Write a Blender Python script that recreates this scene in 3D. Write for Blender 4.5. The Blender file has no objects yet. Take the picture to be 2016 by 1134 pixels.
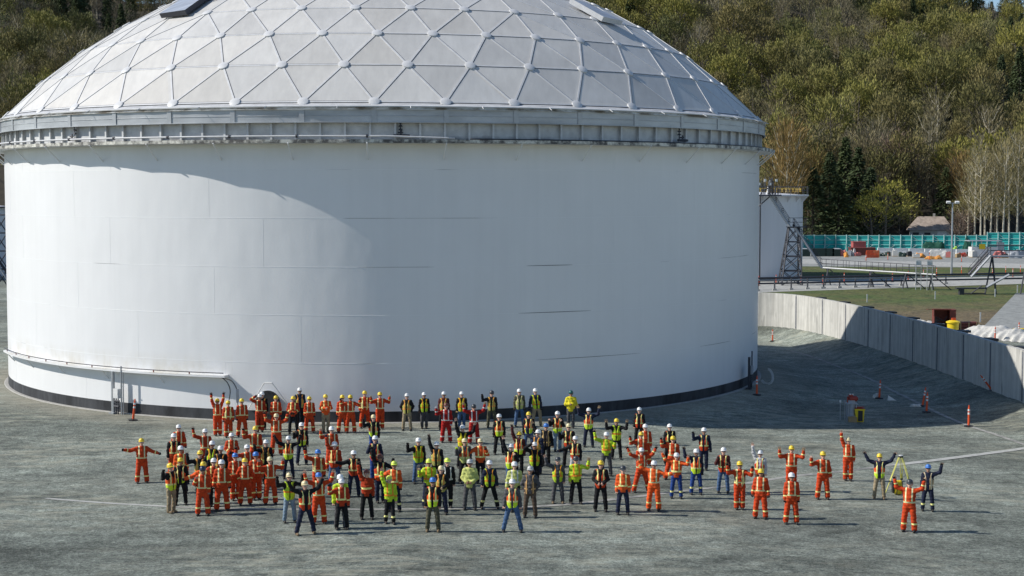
import bpy, math, random
import numpy as np
from mathutils import Vector, Matrix
D = bpy.data
C = bpy.context.scene.collection
sc = bpy.context.scene
R = math.radians
# ------------------------------------------------------------------ camera, sky, sun, exposure
FPX, PITCH, CAMH = 3071.0, R(3.56), 11.7
cam = D.objects.new('camera', D.cameras.new('camera')); C.objects.link(cam)
cam.location = (0, 0, CAMH); cam.rotation_euler = (R(90) - PITCH, 0, 0)
cam.data.sensor_width = 36; cam.data.lens = FPX / 2016 * 36
cam.data.clip_start = 1; cam.data.clip_end = 3000
sc.camera = cam
SUN_EL, SUN_BACK = R(38), R(-3)
w = D.worlds.new('World'); sc.world = w; w.use_nodes = True
nt = w.node_tree; nt.nodes.clear()
sky = nt.nodes.new('ShaderNodeTexSky'); sky.sky_type = 'NISHITA'; sky.sun_disc = False
sky.sun_elevation = SUN_EL; sky.sun_rotation = R(270) + SUN_BACK; sky.air_density = 1.0; sky.dust_density = 0.1; sky.ozone_density = 4.0
bg = nt.nodes.new('ShaderNodeBackground'); bg.inputs['Strength'].default_value = 0.092
wo = nt.nodes.new('ShaderNodeOutputWorld')
nt.links.new(sky.outputs[0], bg.inputs[0]); nt.links.new(bg.outputs[0], wo.inputs[0])
sun = D.objects.new('sun', D.lights.new('sun', 'SUN')); C.objects.link(sun)
sun.data.energy = 4.2; sun.data.angle = R(0.5); sun.data.color = (1, .95, .87)
Ld = Vector((math.cos(SUN_EL) * math.cos(SUN_BACK), -math.cos(SUN_EL) * math.sin(SUN_BACK), -math.sin(SUN_EL)))
sun.rotation_euler = Ld.to_track_quat('-Z', 'Y').to_euler()
sc.view_settings.view_transform = 'Standard'; sc.view_settings.look = 'None'
sc.view_settings.exposure = 0.3; sc.view_settings.gamma = 1.0
sc.cycles.max_bounces = 5; sc.cycles.diffuse_bounces = 3; sc.cycles.glossy_bounces = 2
sc.cycles.use_denoising = True

# ------------------------------------------------------------------ projection helpers (photo pixel -> world)
cf = np.array([0, math.cos(PITCH), -math.sin(PITCH)]); cu = np.array([0, math.sin(PITCH), math.cos(PITCH)]); cx_ = np.array([1., 0, 0])
def ray(x, y): return cf + cx_ * (x - 1008) / FPX - cu * (y - 567) / FPX
def at_z(x, y, z=0):
    d = ray(x, y); t = (z - CAMH) / d[2]; return (t * d[0], t * d[1], z)
def at_g(x, y, dz=0):   # point where the pixel's ray meets the ground (plus dz)
    z = -.3
    for _ in range(12): p = at_z(x, y, z + dz); z = .5 * z + .5 * gz1(p[0], p[1])
    return (p[0], p[1], z)
def at_y(x, y, Y):
    d = ray(x, y); t = Y / d[1]; return (t * d[0], Y, CAMH + t * d[2])

# ------------------------------------------------------------------ mesh builder
class MB:
    def __init__(s): s.v = []; s.f = []; s.m = []
    def add(s, v, f, m=0):
        o = len(s.v); s.v += [tuple(p) for p in v]; s.f += [tuple(i + o for i in q) for q in f]; s.m += [m] * len(f)
    def box(s, c, size, rz=0, m=0, tilt=None):
        hx, hy, hz = size[0] / 2, size[1] / 2, size[2] / 2
        M = Matrix.Rotation(rz, 3, 'Z')
        if tilt is not None: M = M @ tilt
        v = [M @ Vector((x * hx, y * hy, z * hz)) + Vector(c) for z in (-1, 1) for y in (-1, 1) for x in (-1, 1)]
        s.add(v, [(0, 2, 3, 1), (4, 5, 7, 6), (0, 1, 5, 4), (2, 6, 7, 3), (0, 4, 6, 2), (1, 3, 7, 5)], m)
    def tube(s, pts, r, n=6, m=0, cap=True):
        pts = [Vector(p) for p in pts]
        rs = r if isinstance(r, (list, tuple)) else [r] * len(pts)
        v = []; prev = None
        for i, p in enumerate(pts):
            d = (pts[min(i + 1, len(pts) - 1)] - pts[max(i - 1, 0)]).normalized()
            if prev is None:
                a = Vector((0, 0, 1)) if abs(d.z) < .9 else Vector((1, 0, 0)); u = d.cross(a).normalized()
            else:
                u = (prev - d * prev.dot(d)).normalized()
            prev = u; b = d.cross(u)
            for k in range(n):
                t = 2 * math.pi * k / n; v.append(p + (u * math.cos(t) + b * math.sin(t)) * rs[i])
        f = [(i * n + k, i * n + (k + 1) % n, (i + 1) * n + (k + 1) % n, (i + 1) * n + k) for i in range(len(pts) - 1) for k in range(n)]
        if cap: f += [tuple(range(n))[::-1], tuple((len(pts) - 1) * n + k for k in range(n))]
        s.add(v, f, m)
    def bar(s, a, b, wd, m=0):   # square-section bar
        s.tube([a, b], wd * .7071, 4, m)
    def lathe(s, prof, c=(0, 0, 0), n=24, m=0, a0=0, a1=2 * math.pi):
        full = abs(a1 - a0 - 2 * math.pi) < 1e-6
        k_ = n if full else n + 1; v = []
        for (r, z) in prof:
            for k in range(k_):
                t = a0 + (a1 - a0) * k / n; v.append((c[0] + r * math.cos(t), c[1] + r * math.sin(t), c[2] + z))
        f = []
        for i in range(len(prof) - 1):
            for k in range(n):
                k2 = (k + 1) % k_; f.append((i * k_ + k, i * k_ + k2, (i + 1) * k_ + k2, (i + 1) * k_ + k))
        s.add(v, f, m)
    def build(s, name, mats, parent=None, smooth=False, auto=None, loc=None):
        me = D.meshes.new(name); me.from_pydata(s.v, [], s.f)
        mats = mats if isinstance(mats, (list, tuple)) else [mats]
        for m in mats: me.materials.append(m)
        if any(s.m): me.polygons.foreach_set('material_index', s.m)
        if smooth: me.polygons.foreach_set('use_smooth', [True] * len(s.f))
        if smooth and auto: me.set_sharp_from_angle(angle=R(auto))
        me.update()
        o = D.objects.new(name, me); C.objects.link(o)
        if loc: o.location = loc
        if parent: o.parent = parent
        return o
def np_mesh(name, V, Q, mats, midx=None, smooth=True):
    me = D.meshes.new(name); n = len(Q); k = Q.shape[1]
    me.vertices.add(len(V)); me.vertices.foreach_set('co', V.astype(np.float32).ravel())
    me.loops.add(n * k); me.loops.foreach_set('vertex_index', Q.astype(np.int32).ravel())
    me.polygons.add(n); me.polygons.foreach_set('loop_start', np.arange(0, n * k, k, dtype=np.int32))
    try: me.polygons.foreach_set('loop_total', np.full(n, k, dtype=np.int32))
    except Exception: pass
    for m in (mats if isinstance(mats, (list, tuple)) else [mats]): me.materials.append(m)
    if midx is not None: me.polygons.foreach_set('material_index', midx.astype(np.int32))
    me.polygons.foreach_set('use_smooth', np.full(n, smooth))
    me.update(calc_edges=True)
    return me
def tag(o, label=None, cat=None, group=None, kind=None):
    if label: o['label'] = label
    if cat: o['category'] = cat
    if group: o['group'] = group
    if kind: o['kind'] = kind
    return o
def empty(name, loc=(0, 0, 0), rz=0, label=None, cat=None, group=None):
    o = D.objects.new(name, None); C.objects.link(o); o.location = loc; o.rotation_euler = (0, 0, rz)
    return tag(o, label, cat, group)
def copy_obj(o, parent=None):
    c = o.copy(); C.objects.link(c); c.parent = parent
    for ch in list(o.children): copy_obj(ch, c)
    return c

# ------------------------------------------------------------------ materials
class NB:
    def __init__(s, name):
        s.mat = D.materials.new(name); s.mat.use_nodes = True; s.t = s.mat.node_tree
        s.b = s.t.nodes['Principled BSDF']; s.out = s.t.nodes['Material Output']
        s._tc = None
    def n(s, typ, **kw):
        x = s.t.nodes.new(typ)
        for k, v in kw.items(): setattr(x, k, v)
        return x
    def link(s, a, b): s.t.links.new(a, b)
    def put(s, inp, v):
        if hasattr(v, 'is_linked') or hasattr(v, 'links'): s.link(v, inp)
        else:
            if isinstance(v, tuple) and len(v) == 3 and inp.type == 'RGBA': v = v + (1,)
            inp.default_value = v
    def coord(s, which='Object'):
        if s._tc is None: s._tc = s.n('ShaderNodeTexCoord')
        return s._tc.outputs[which]
    def geo(s): return s.n('ShaderNodeNewGeometry').outputs['Position']
    def mapping(s, vec, scale=(1, 1, 1), rot=(0, 0, 0)):
        m = s.n('ShaderNodeMapping'); s.link(vec, m.inputs[0]); m.inputs['Scale'].default_value = scale; m.inputs['Rotation'].default_value = rot
        return m.outputs[0]
    def noise(s, vec, scale, detail=4, rough=.55, dist=0):
        x = s.n('ShaderNodeTexNoise'); s.link(vec, x.inputs['Vector']); x.inputs['Scale'].default_value = scale
        x.inputs['Detail'].default_value = detail; x.inputs['Roughness'].default_value = rough; x.inputs['Distortion'].default_value = dist
        return x.outputs['Fac']
    def math(s, op, a, b=0.0, c=None):
        x = s.n('ShaderNodeMath', operation=op); s.put(x.inputs[0], a); s.put(x.inputs[1], b)
        if c is not None: s.put(x.inputs[2], c)
        return x.outputs[0]
    def ramp(s, v, stops):
        x = s.n('ShaderNodeValToRGB'); s.link(v, x.inputs[0]); e = x.color_ramp.elements
        while len(e) < len(stops): e.new(.5)
        for i, (p, c) in enumerate(stops):
            e[i].position = p; e[i].color = (c, c, c, 1) if not isinstance(c, tuple) else (c + (1,))
        return x.outputs[0]
    def mix(s, f, a, b):
        x = s.n('ShaderNodeMix', data_type='RGBA'); s.put(x.inputs[0], f); s.put(x.inputs[6], a); s.put(x.inputs[7], b)
        return x.outputs[2]
    def mul(s, a, b, f=1.0):
        x = s.n('ShaderNodeMix', data_type='RGBA', blend_type='MULTIPLY'); s.put(x.inputs[0], f); s.put(x.inputs[6], a); s.put(x.inputs[7], b)
        return x.outputs[2]
    def sep(s, v):
        x = s.n('ShaderNodeSeparateXYZ'); s.link(v, x.inputs[0]); return x.outputs
    def inrange(s, v, lo, hi):
        return s.math('MULTIPLY', s.math('GREATER_THAN', v, lo), s.math('LESS_THAN', v, hi))
    def bump(s, h, strength=.3, dist=.05):
        x = s.n('ShaderNodeBump'); x.inputs['Strength'].default_value = strength; x.inputs['Distance'].default_value = dist
        s.link(h, x.inputs['Height']); s.link(x.outputs[0], s.b.inputs['Normal'])
    def fin(s, col=None, rough=.6, metal=0, spec=None):
        if col is not None: s.put(s.b.inputs['Base Color'], col)
        s.put(s.b.inputs['Roughness'], rough); s.b.inputs['Metallic'].default_value = metal
        if spec is not None: s.b.inputs['Specular IOR Level'].default_value = spec
        return s.mat
def paint(name, col, rough=.5, metal=0, var=.18, scale=3, bump=0):
    b = NB(name); n_ = b.noise(b.coord(), scale, 5)
    c = b.mul(col, b.ramp(n_, [(.3, 1 - var), (.7, 1.0)]))
    if bump: b.bump(b.noise(b.coord(), scale * 6, 3), .3, bump)
    return b.fin(c, rough, metal)

M = {}
M['black'] = paint('black_plastic', (.02, .02, .022), .5)
M['darksteel'] = paint('dark_steel', (.055, .058, .07), .55, .3)
M['galv'] = paint('galvanised_steel', (.42, .44, .46), .45, .5)
M['white'] = paint('white_paint', (.78, .78, .76), .4)
M['greyp'] = paint('grey_paint', (.36, .38, .41), .5)
M['yellow'] = paint('yellow_plastic', (.85, .62, .02), .45)
M['red'] = paint('red_paint', (.32, .035, .02), .5)
M['rust'] = paint('rusty_red_paint', (.2, .045, .03), .65, var=.4)
M['orange'] = paint('orange_plastic', (.78, .1, .02), .5)
M['concrete'] = paint('concrete', (.42, .41, .38), .9, var=.3, scale=5)
M['sandbag'] = paint('white_bag', (.62, .61, .57), .8, bump=.03)
M['blackbag'] = paint('dark_fabric', (.03, .032, .035), .8)
M['timber'] = paint('timber', (.35, .25, .13), .8)

# ------------------------------------------------------------------ ground
WALL = [(30.5, 40), (30.2, 60)] + [at_z(x, y, 2.87)[:2] for x, y in ((2016, 690), (1900, 657), (1800, 630), (1700, 605), (1600, 585.5), (1530, 577.5))] + [(18.6, 136.5), (8, 141), (-8, 143), (-26, 141), (-34, 138)]
def smooth_poly(P, n=4):
    out = []
    for i in range(len(P) - 1):
        p0 = P[max(i - 1, 0)]; p1 = P[i]; p2 = P[i + 1]; p3 = P[min(i + 2, len(P) - 1)]
        for k in range(n):
            t = k / n
            out.append(tuple(.5 * ((2 * p1[j]) + (-p0[j] + p2[j]) * t + (2 * p0[j] - 5 * p1[j] + 4 * p2[j] - p3[j]) * t * t + (-p0[j] + 3 * p1[j] - 3 * p2[j] + p3[j]) * t ** 3) for j in range(len(p1))))
    out.append(tuple(P[-1])); return out
WP = smooth_poly(WALL, 5)
def wall_sd(x, y):   # signed distance to the wall line, positive on the tank side (numpy arrays)
    best = np.full(x.shape, 1e9); sgn = np.ones(x.shape)
    for (ax, ay), (bx, by) in zip(WP[:-1], WP[1:]):
        dx, dy = bx - ax, by - ay; L2 = dx * dx + dy * dy
        t = np.clip(((x - ax) * dx + (y - ay) * dy) / L2, 0, 1)
        d = np.hypot(x - ax - t * dx, y - ay - t * dy); s = (x - ax) * dy - (y - ay) * dx
        m = d < best; best = np.where(m, d, best); sgn = np.where(m, np.sign(s), sgn)
    return best * -sgn
def gz(x, y):
    x = np.asarray(x, float); y = np.asarray(y, float)
    sd = wall_sd(x, y); rt = np.hypot(x + 8.04, y - 102.2)
    und = .04 * np.sin(x * .21 + 1.3) * np.sin(y * .17) + .02 * np.sin(x * .5 + y * .33)
    near = np.clip((rt - 24.2) / 5, 0, 1)
    fall = -.021 * np.clip(x + 3, 0, 26) - .0085 * np.clip(y - 78, 0, 45) * np.clip((x - 5) / 10, 0, 1) - .012 * np.clip(-x - 2, 0, 25) * np.clip((76 - y) / 10, 0, 1)
    pad = (und + fall) * near
    berm = (-.04 - pad) * np.clip(1 - (sd - .15) / 3.0, 0, 1)
    rough = .03 * np.sin(x * 7.1 + y * 3.3) * np.sin(y * 5.2 - x * 2.1) * np.clip(1 - (sd - .1) / 3.2, 0, 1)
    m = np.exp(-((y - 178) / 7) ** 2) * np.clip((x - 36) / 8, 0, 1)
    return np.where(sd > 0, pad + berm + rough, 0)
def gz1(x, y): return float(gz(np.array([x]), np.array([y]))[0])
xs = np.unique(np.concatenate([np.linspace(-700, -60, 24), np.linspace(-60, 60, 241), np.linspace(60, 700, 30), np.linspace(14, 30, 129)]))
ys = np.unique(np.concatenate([np.linspace(10, 40, 8), np.linspace(40, 140, 251), np.linspace(140, 380, 80), np.linspace(380, 1400, 20)]))
gx, gy = np.meshgrid(xs, ys, indexing='xy')
V = np.stack([gx.ravel(), gy.ravel(), gz(gx.ravel(), gy.ravel())], 1)
nx = len(xs); ii, jj = np.meshgrid(np.arange(nx - 1), np.arange(len(ys) - 1), indexing='xy'); a = (jj * nx + ii).ravel()
Q = np.stack([a, a + 1, a + 1 + nx, a + nx], 1)
b = NB('gravel')
pos = b.geo(); s_ = b.sep(pos)
fine = b.noise(pos, 6.5, 8, .82); grit = b.noise(pos, 15, 4, .9); mid = b.noise(pos, 1.1, 7, .68, .4); big = b.noise(b.mapping(pos, (.6, 1, 1)), .14, 5, .6)
track = b.noise(b.mapping(pos, (.3, .7, 1), (0, 0, R(8))), .9, 6, .66, .5)
track2 = b.noise(b.mapping(pos, (.3, .6, 1), (0, 0, R(-24))), .7, 6, .68, .4)
col = b.mix(b.ramp(fine, [(.36, 0.0), (.64, 1.0)]), (.115, .136, .12), (.37, .4, .345))
col = b.mul(col, b.ramp(grit, [(.36, .45), (.6, 1.4)]))
col = b.mul(col, b.ramp(b.noise(b.mapping(pos, (.8, 1, 1)), 2.3, 5, .85), [(.36, .72), (.64, 1.26)]))
col = b.mul(col, b.ramp(mid, [(.32, .66), (.66, 1.22)]))
col = b.mul(col, b.ramp(b.noise(b.mapping(pos, (.55, 1, 1)), .09, 4, .55, .3), [(.36, .66), (.62, 1.18)]))
for (ox, oy, r0, gain) in ((-30., 30., 44., 1.25), (40., 20., 46., .74), (5., -60., 121., 1.2), (-60., 70., 62., .76), (10., 160., 92., 1.22)):   # wheel ruts on wide arcs
    ddx = b.math('SUBTRACT', s_[0], ox); ddy = b.math('SUBTRACT', s_[1], oy); dd = b.math('SUBTRACT', b.math('SQRT', b.math('ADD', b.math('MULTIPLY', ddx, ddx), b.math('MULTIPLY', ddy, ddy))), r0)
    dd = b.math('ADD', dd, b.math('MULTIPLY', b.noise(pos, .25, 2), .8)); rut = b.math('ABSOLUTE', b.math('SUBTRACT', b.math('ABSOLUTE', dd), .95)); m_ = b.math('MULTIPLY', b.ramp(rut, [(.1, 1.0), (.34, 0.0)]), b.ramp(b.noise(pos, .5, 4, .6), [(.4, 0.0), (.6, .8)]))
    col = b.mix(m_, col, b.mul(col, (gain, gain, gain)))
col = b.mul(col, b.ramp(track, [(.36, .74), (.62, 1.14)]))
col = b.mul(col, b.ramp(track2, [(.38, .84), (.6, 1.1)]))
bleach = b.math('MULTIPLY', b.ramp(big, [(.42, 0.0), (.6, 1.0)]), b.ramp(b.noise(b.mapping(pos, (.45, 1.3, 1)), 1.5, 7, .72), [(.46, 0.0), (.62, 1.0)]))
col = b.mix(b.math('MULTIPLY', bleach, .6), col, (.47, .46, .36))
# dusty tan margin around the tank's foot
dx_ = b.math('ADD', s_[0], 8.04); dy_ = b.math('SUBTRACT', s_[1], 102.2)
rr = b.math('SQRT', b.math('ADD', b.math('MULTIPLY', dx_, dx_), b.math('MULTIPLY', dy_, dy_)))
rn = b.math('ADD', rr, b.math('MULTIPLY', b.noise(pos, .5, 4), 3.0))
tan = b.math('MULTIPLY', b.math('SUBTRACT', 1.0, b.ramp(b.math('DIVIDE', b.math('SUBTRACT', rn, 24.0), 6.0), [(.25, 0.0), (.85, 1.0)])), b.ramp(mid, [(.2, .4), (.6, 1.0)]))
col = b.mix(b.math('MULTIPLY', tan, .7), col, (.36, .33, .26))
b.bump(b.math('ADD', fine, b.math('MULTIPLY', mid, .8)), .9, .12)
M['gravel'] = b.fin(col, .95, 0, .2)
g = D.objects.new('ground', np_mesh('ground', V, Q, M['gravel'])); C.objects.link(g); tag(g, kind='structure')

def sheet(name, pts, mat, dz=.004, sub=None):
    """a flat sheet following the ground, from a polygon strip [(left),(right)] pairs"""
    mb = MB(); n = 6; v = []; f = []
    L = []
    for (l, r) in pts:
        L.append([(l[0] + (r[0] - l[0]) * k / n, l[1] + (r[1] - l[1]) * k / n) for k in range(n + 1)])
    flat = [p for row in L for p in row]
    z = gz(np.array([p[0] for p in flat]), np.array([p[1] for p in flat]))
    v = [(p[0], p[1], zz + dz) for p, zz in zip(flat, z)]
    for i in range(len(L) - 1):
        for k in range(n): q = i * (n + 1) + k; f.append((q, q + 1, q + n + 2, q + n + 1))
    mb.add(v, f); o = mb.build(name, mat); return tag(o, kind='structure')
def strip(name, px, width, mat, dz=.012, z=None):
    P_ = smooth_poly([at_g(x, y)[:2] for x, y in px], 8); out = []
    for i, p in enumerate(P_):
        q = P_[min(i + 1, len(P_) - 1)]; r = P_[max(i - 1, 0)]; dx, dy = q[0] - r[0], q[1] - r[1]; L = math.hypot(dx, dy)
        ox, oy = -dy / L * width / 2, dx / L * width / 2; out.append(((p[0] + ox, p[1] + oy), (p[0] - ox, p[1] - oy)))
    return sheet(name, out, mat, dz)
b = NB('pale_concrete_strip'); pos = b.geo()
c = b.mix(b.ramp(b.noise(pos, 2.2, 5, .7), [(.4, 0.0), (.55, 1.0)]), (.17, .175, .165), (.34, .335, .31)); M['strip'] = b.fin(c, .9)
b = NB('pale_concrete_line'); pos = b.geo()
c = b.mix(b.ramp(b.noise(pos, 3, 5, .7), [(.3, 0.0), (.5, 1.0)]), (.22, .23, .21), (.42, .425, .4)); M['strip2'] = b.fin(c, .9)
strip('concrete_strip', [(1000, 1001), (1120, 993), (1220, 982), (1350, 966), (1450, 955), (1560, 938), (1660, 928), (1760, 915), (1850, 905)], .3, M['strip'])
strip('concrete_kerb', [(1760, 916.5), (1830, 908), (1900, 899), (1960, 891), (2030, 881)], .42, M['strip2'], .02)
strip('white_line', [(90, 981.5), (110, 983), (160, 987), (230, 992), (330, 997.5)], .2, M['strip2'])
strip('gravel_line', [(330, 998), (440, 1001), (560, 1003), (700, 1003), (850, 1002), (1000, 1001)], .2, M['strip'])
# drainage strip along the foot of the bank
strip('drain_strip', [(1530, 686), (1560, 692), (1600, 703), (1650, 722), (1700, 741), (1750, 766), (1800, 790), (1850, 815), (1900, 836), (1960, 856), (2030, 880)], .26, M['strip'], .02)
# grass, roads beyond the wall
b = NB('grass'); pos = b.geo()
c = b.mix(b.ramp(b.noise(pos, .16, 6, .65), [(.38, 0.0), (.58, 1.0)]), (.12, .115, .035), (.07, .105, .02))
yy = b.sep(pos)[1]
c = b.mix(b.ramp(b.math('DIVIDE', b.math('SUBTRACT', b.math('ADD', yy, b.math('MULTIPLY', b.noise(pos, .12, 4), 22.)), 160.), 24.), [(.0, 1.0), (.65, 0.0)]), c, (.15, .115, .06))
c = b.mul(c, b.ramp(b.noise(pos, 3, 5, .7), [(.3, .6), (.7, 1.15)])); b.bump(b.noise(pos, .5, 5), .9, .9); M['grass'] = b.fin(c, .95)
b = NB('road_gravel'); pos = b.geo(); c = b.mul((.46, .46, .43), b.ramp(b.noise(pos, 1.2, 7, .75), [(.32, .5), (.66, 1.05)])); M['road'] = b.fin(c, .95)
b = NB('yard_gravel'); pos = b.geo(); c = b.mul((.3, .31, .295), b.ramp(b.noise(pos, 1.0, 7, .78), [(.32, .5), (.66, 1.15)])); M['yard'] = b.fin(c, .95)
def quadsheet(name, c4, mat, dz, n=10):
    # c4 = four photo pixels: near-left, near-right, far-right, far-left
    P4 = [at_z(x, y, 0) for x, y in c4]; rows = []
    for i in range(n + 1):
        t = i / n; rows.append(((P4[0][0] + (P4[3][0] - P4[0][0]) * t, P4[0][1] + (P4[3][1] - P4[0][1]) * t), (P4[1][0] + (P4[2][0] - P4[1][0]) * t, P4[1][1] + (P4[2][1] - P4[1][1]) * t)))
    return sheet(name, rows, mat, dz)
g1 = quadsheet('grass_field', [(1500, 640), (2060, 640), (2060, 520), (1500, 508)], M['grass'], .03, 24)
quadsheet('road', [(1440, 578), (2060, 558), (2060, 543), (1440, 556)], M['road'], .045)
quadsheet('yard', [(1440, 524), (2060, 528), (2060, 478), (1440, 478)], M['yard'], .045, 16)
quadsheet('upper_road', [(1440, 517), (2060, 530), (2060, 521), (1440, 508)], M['road'], .06)
quadsheet('gravel_track', [(1935, 645), (2060, 650), (2090, 575), (2000, 578)], M['yard'], .05)

# ------------------------------------------------------------------ big tank
TC = (-8.04, 102.2, 0); TR = 23.9
tank = empty('storage_tank', TC, 0, 'huge white round storage tank with grey geodesic dome roof behind the workers', 'storage tank')
def ang(deg): # angle measured from the side that faces the camera, positive to the right
    return R(deg) - math.pi / 2
def cylp(deg, r, z): t = ang(deg); return (r * math.cos(t), r * math.sin(t), z)
b = NB('tank_white_paint'); pos = b.coord('Object'); s3 = b.sep(pos)
streak = b.noise(b.mapping(pos, (1.4, 1.4, .06)), 1.6, 5, .6); blot = b.noise(pos, .35, 4)
col = b.mul((.77, .775, .78), b.ramp(streak, [(.3, .97), (.65, 1.0)])); col = b.mul(col, b.ramp(blot, [(.3, .96), (.7, 1.0)]))
# brown rain stains above the pipe shelf, lower left
st = b.math('MULTIPLY', b.ramp(b.noise(b.mapping(pos, (.5, .5, .5)), 1.1, 5, .6), [(.42, 0.0), (.62, 1.0)]), b.ramp(b.noise(b.mapping(pos, (3, 3, .4)), 1.5, 3), [(.25, .35), (.7, 1.0)]))
hz = b.ramp(b.math('DIVIDE', b.math('SUBTRACT', s3[2], 2.3), 1.2), [(.0, 1.0), (.95, 0.0)])
msk = b.math('MULTIPLY', b.math('MULTIPLY', b.math('GREATER_THAN', s3[2], 2.3), b.math('LESS_THAN', s3[0], -6.2)), b.math('MULTIPLY', st, hz))
col = b.mix(b.math('MULTIPLY', msk, .5), col, (.42, .37, .24))
# patchy olive-grey tone, stronger towards the ledge
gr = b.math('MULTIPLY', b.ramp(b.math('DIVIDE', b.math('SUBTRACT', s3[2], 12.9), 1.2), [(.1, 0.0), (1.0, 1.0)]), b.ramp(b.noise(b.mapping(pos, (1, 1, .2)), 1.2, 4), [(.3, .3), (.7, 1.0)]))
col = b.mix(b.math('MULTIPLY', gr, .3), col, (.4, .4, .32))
b.bump(b.noise(b.mapping(pos, (1, 1, .5)), .45, 2), .2, .25)
M['tank'] = b.fin(col, .38, 0, .5)
b = NB('black_base_coating'); pos = b.coord('Object')
col = b.mix(b.ramp(b.noise(b.mapping(pos, (1, 1, .3)), 1.2, 6, .65), [(.35, 0.0), (.7, 1.0)]), (.01, .011, .014), (.06, .064, .072)); M['band'] = b.fin(col, .75)
mb = MB(); zs = [.56, 3.0, 5.44, 7.87, 10.33, 12.77, 14.08]
prof = []
for i in range(len(zs) - 1): prof += [(TR, zs[i]), (TR, zs[i + 1])]
mb.lathe([(TR, .56), (TR, 14.1)], n=288); mb.build('shell', M['tank'], tank, True)
mb = MB(); mb.lathe([(TR + .012, -.1), (TR + .012, .56), (TR - .05, .563)], n=288); mb.build('base_band', M['band'], tank, True, 40)
mb = MB(); mb.lathe([(TR + .02, .03), (TR + .22, .03), (TR + .25, .0), (TR + .25, -.1)], n=288); mb.build('base_ring', M['concrete'], tank)
b = NB('seam_paint'); col = b.mul((.78, .79, .8), b.ramp(b.noise(b.mapping(b.coord('Object'), (.12, .12, 1)), 1.5, 3, .5), [(.36, .3), (.42, 1.0)])); M['seam'] = b.fin(col, .5)
for z in zs[1:6]:
    mb = MB(); mb.lathe([(TR - .002, z + .011), (TR + .006, z + .005), (TR + .006, z - .005), (TR - .002, z - .011)], n=288); mb.build('ring_weld', M['seam'], tank, True)
mb = MB()
for i in range(6):
    for k in range(8):
        dg = -88 + 22.5 * k + (4.5, -8.3, 3.1, -12.9, 2.5, 9.9)[i]
        z0, z1 = zs[i] + .01, (zs + [14.08])[i + 1] - .01; t = ang(dg); c0 = cylp(dg, TR, 0)
        mb.box((c0[0], c0[1], (z0 + z1) / 2), (.006, .02, z1 - z0), t)
o = mb.build('vertical_weld', M['tank'], tank); o['kind'] = 'stuff'
for (x0, x1, y, th) in ((1036, 1128, 522, .024), (1020, 1165, 613.5, .024), (1055, 1262, 703.5, .014), (1380, 1440, 679, .014)):   # thin dark strips painted as shadow along stretches of the ring welds
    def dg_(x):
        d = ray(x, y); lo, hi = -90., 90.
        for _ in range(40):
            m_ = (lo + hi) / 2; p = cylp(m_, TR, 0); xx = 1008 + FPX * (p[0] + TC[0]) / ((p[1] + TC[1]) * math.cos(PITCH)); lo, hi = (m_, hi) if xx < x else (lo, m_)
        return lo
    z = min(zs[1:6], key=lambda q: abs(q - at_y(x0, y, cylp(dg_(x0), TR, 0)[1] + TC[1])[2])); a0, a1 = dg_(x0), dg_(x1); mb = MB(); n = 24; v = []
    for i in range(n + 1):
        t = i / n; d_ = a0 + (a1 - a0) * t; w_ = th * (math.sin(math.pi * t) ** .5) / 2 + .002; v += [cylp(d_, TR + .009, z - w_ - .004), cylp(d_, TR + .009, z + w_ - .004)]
    mb.add(v, [(2 * i, 2 * i + 2, 2 * i + 3, 2 * i + 1) for i in range(n)]); mb.build('weld_shadow', M['darksteel'], tank)
# ledge (wind girder) with struts
b = NB('ledge_paint'); pos = b.coord('Object')
grm = b.ramp(b.noise(b.mapping(pos, (1, 1, 1)), 1.6, 6, .7), [(.42, 0.0), (.6, 1.0)])
col = b.mix(grm, (.09, .085, .08), (.66, .65, .58)); M['ledge'] = b.fin(col, .7)
mb = MB(); RL = 24.86
mb.lathe([(TR, 14.08), (RL, 14.08), (RL, 14.25), (RL - .04, 14.25), (RL - .04, 14.12), (TR, 14.12)], n=36); mb.build('ledge', M['ledge'], tank)
mb = MB(); mb.lathe([(TR, 14.07), (RL - .03, 14.07)], n=36); mb.build('ledge_underside', M['tank'], tank)
mb = MB(); mb.bar((.02, 0, -.82), (.93, 0, 0), .05); strut = mb.build('strut', M['tank'])
for k in range(21):
    dg = -89 + k * 9.1
    o = strut if k == 0 else copy_obj(strut)
    o.parent = tank; p = cylp(dg, TR, 14.08); o.location = p; o.rotation_euler = (0, 0, ang(dg))
# stiffened rim and skirt
b = NB('rim_paint'); pos = b.coord('Object')
z_ = b.sep(pos)[2]
darkn = b.ramp(b.noise(b.mapping(pos, (.6, .6, 1)), 1.0, 5, .6), [(.42, 0.0), (.58, 1.0)])  # near-black patches, blended in towards the foot of the rim
low = b.ramp(b.math('DIVIDE', b.math('SUBTRACT', b.math('ADD', z_, b.math('MULTIPLY', b.noise(pos, 2, 4), -.3)), 14.1), .4), [(.0, 1.0), (.6, 0.0)])
col = b.mul((.68, .69, .69), b.ramp(b.noise(pos, 2.5, 5), [(.3, .75), (.7, 1.0)]))
col = b.mix(b.math('MULTIPLY', b.math('MULTIPLY', darkn, low), .85), col, (.05, .05, .055)); M['rim'] = b.fin(col, .55)
mb = MB(); mb.lathe([(TR - .03, 14.1), (TR - .03, 15.14)], n=288); mb.build('rim_shell', M['rim'], tank, True)
mb = MB(); mb.box((.17, 0, 14.62), (.02, .02, 1.0)); mb.box((.17, 0, 14.62), (.05, .11, 1.0)); mb.box((.07, 0, 14.62), (.16, .02, 1.0)); stf = mb.build('stiffener', M['rim'])
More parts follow.
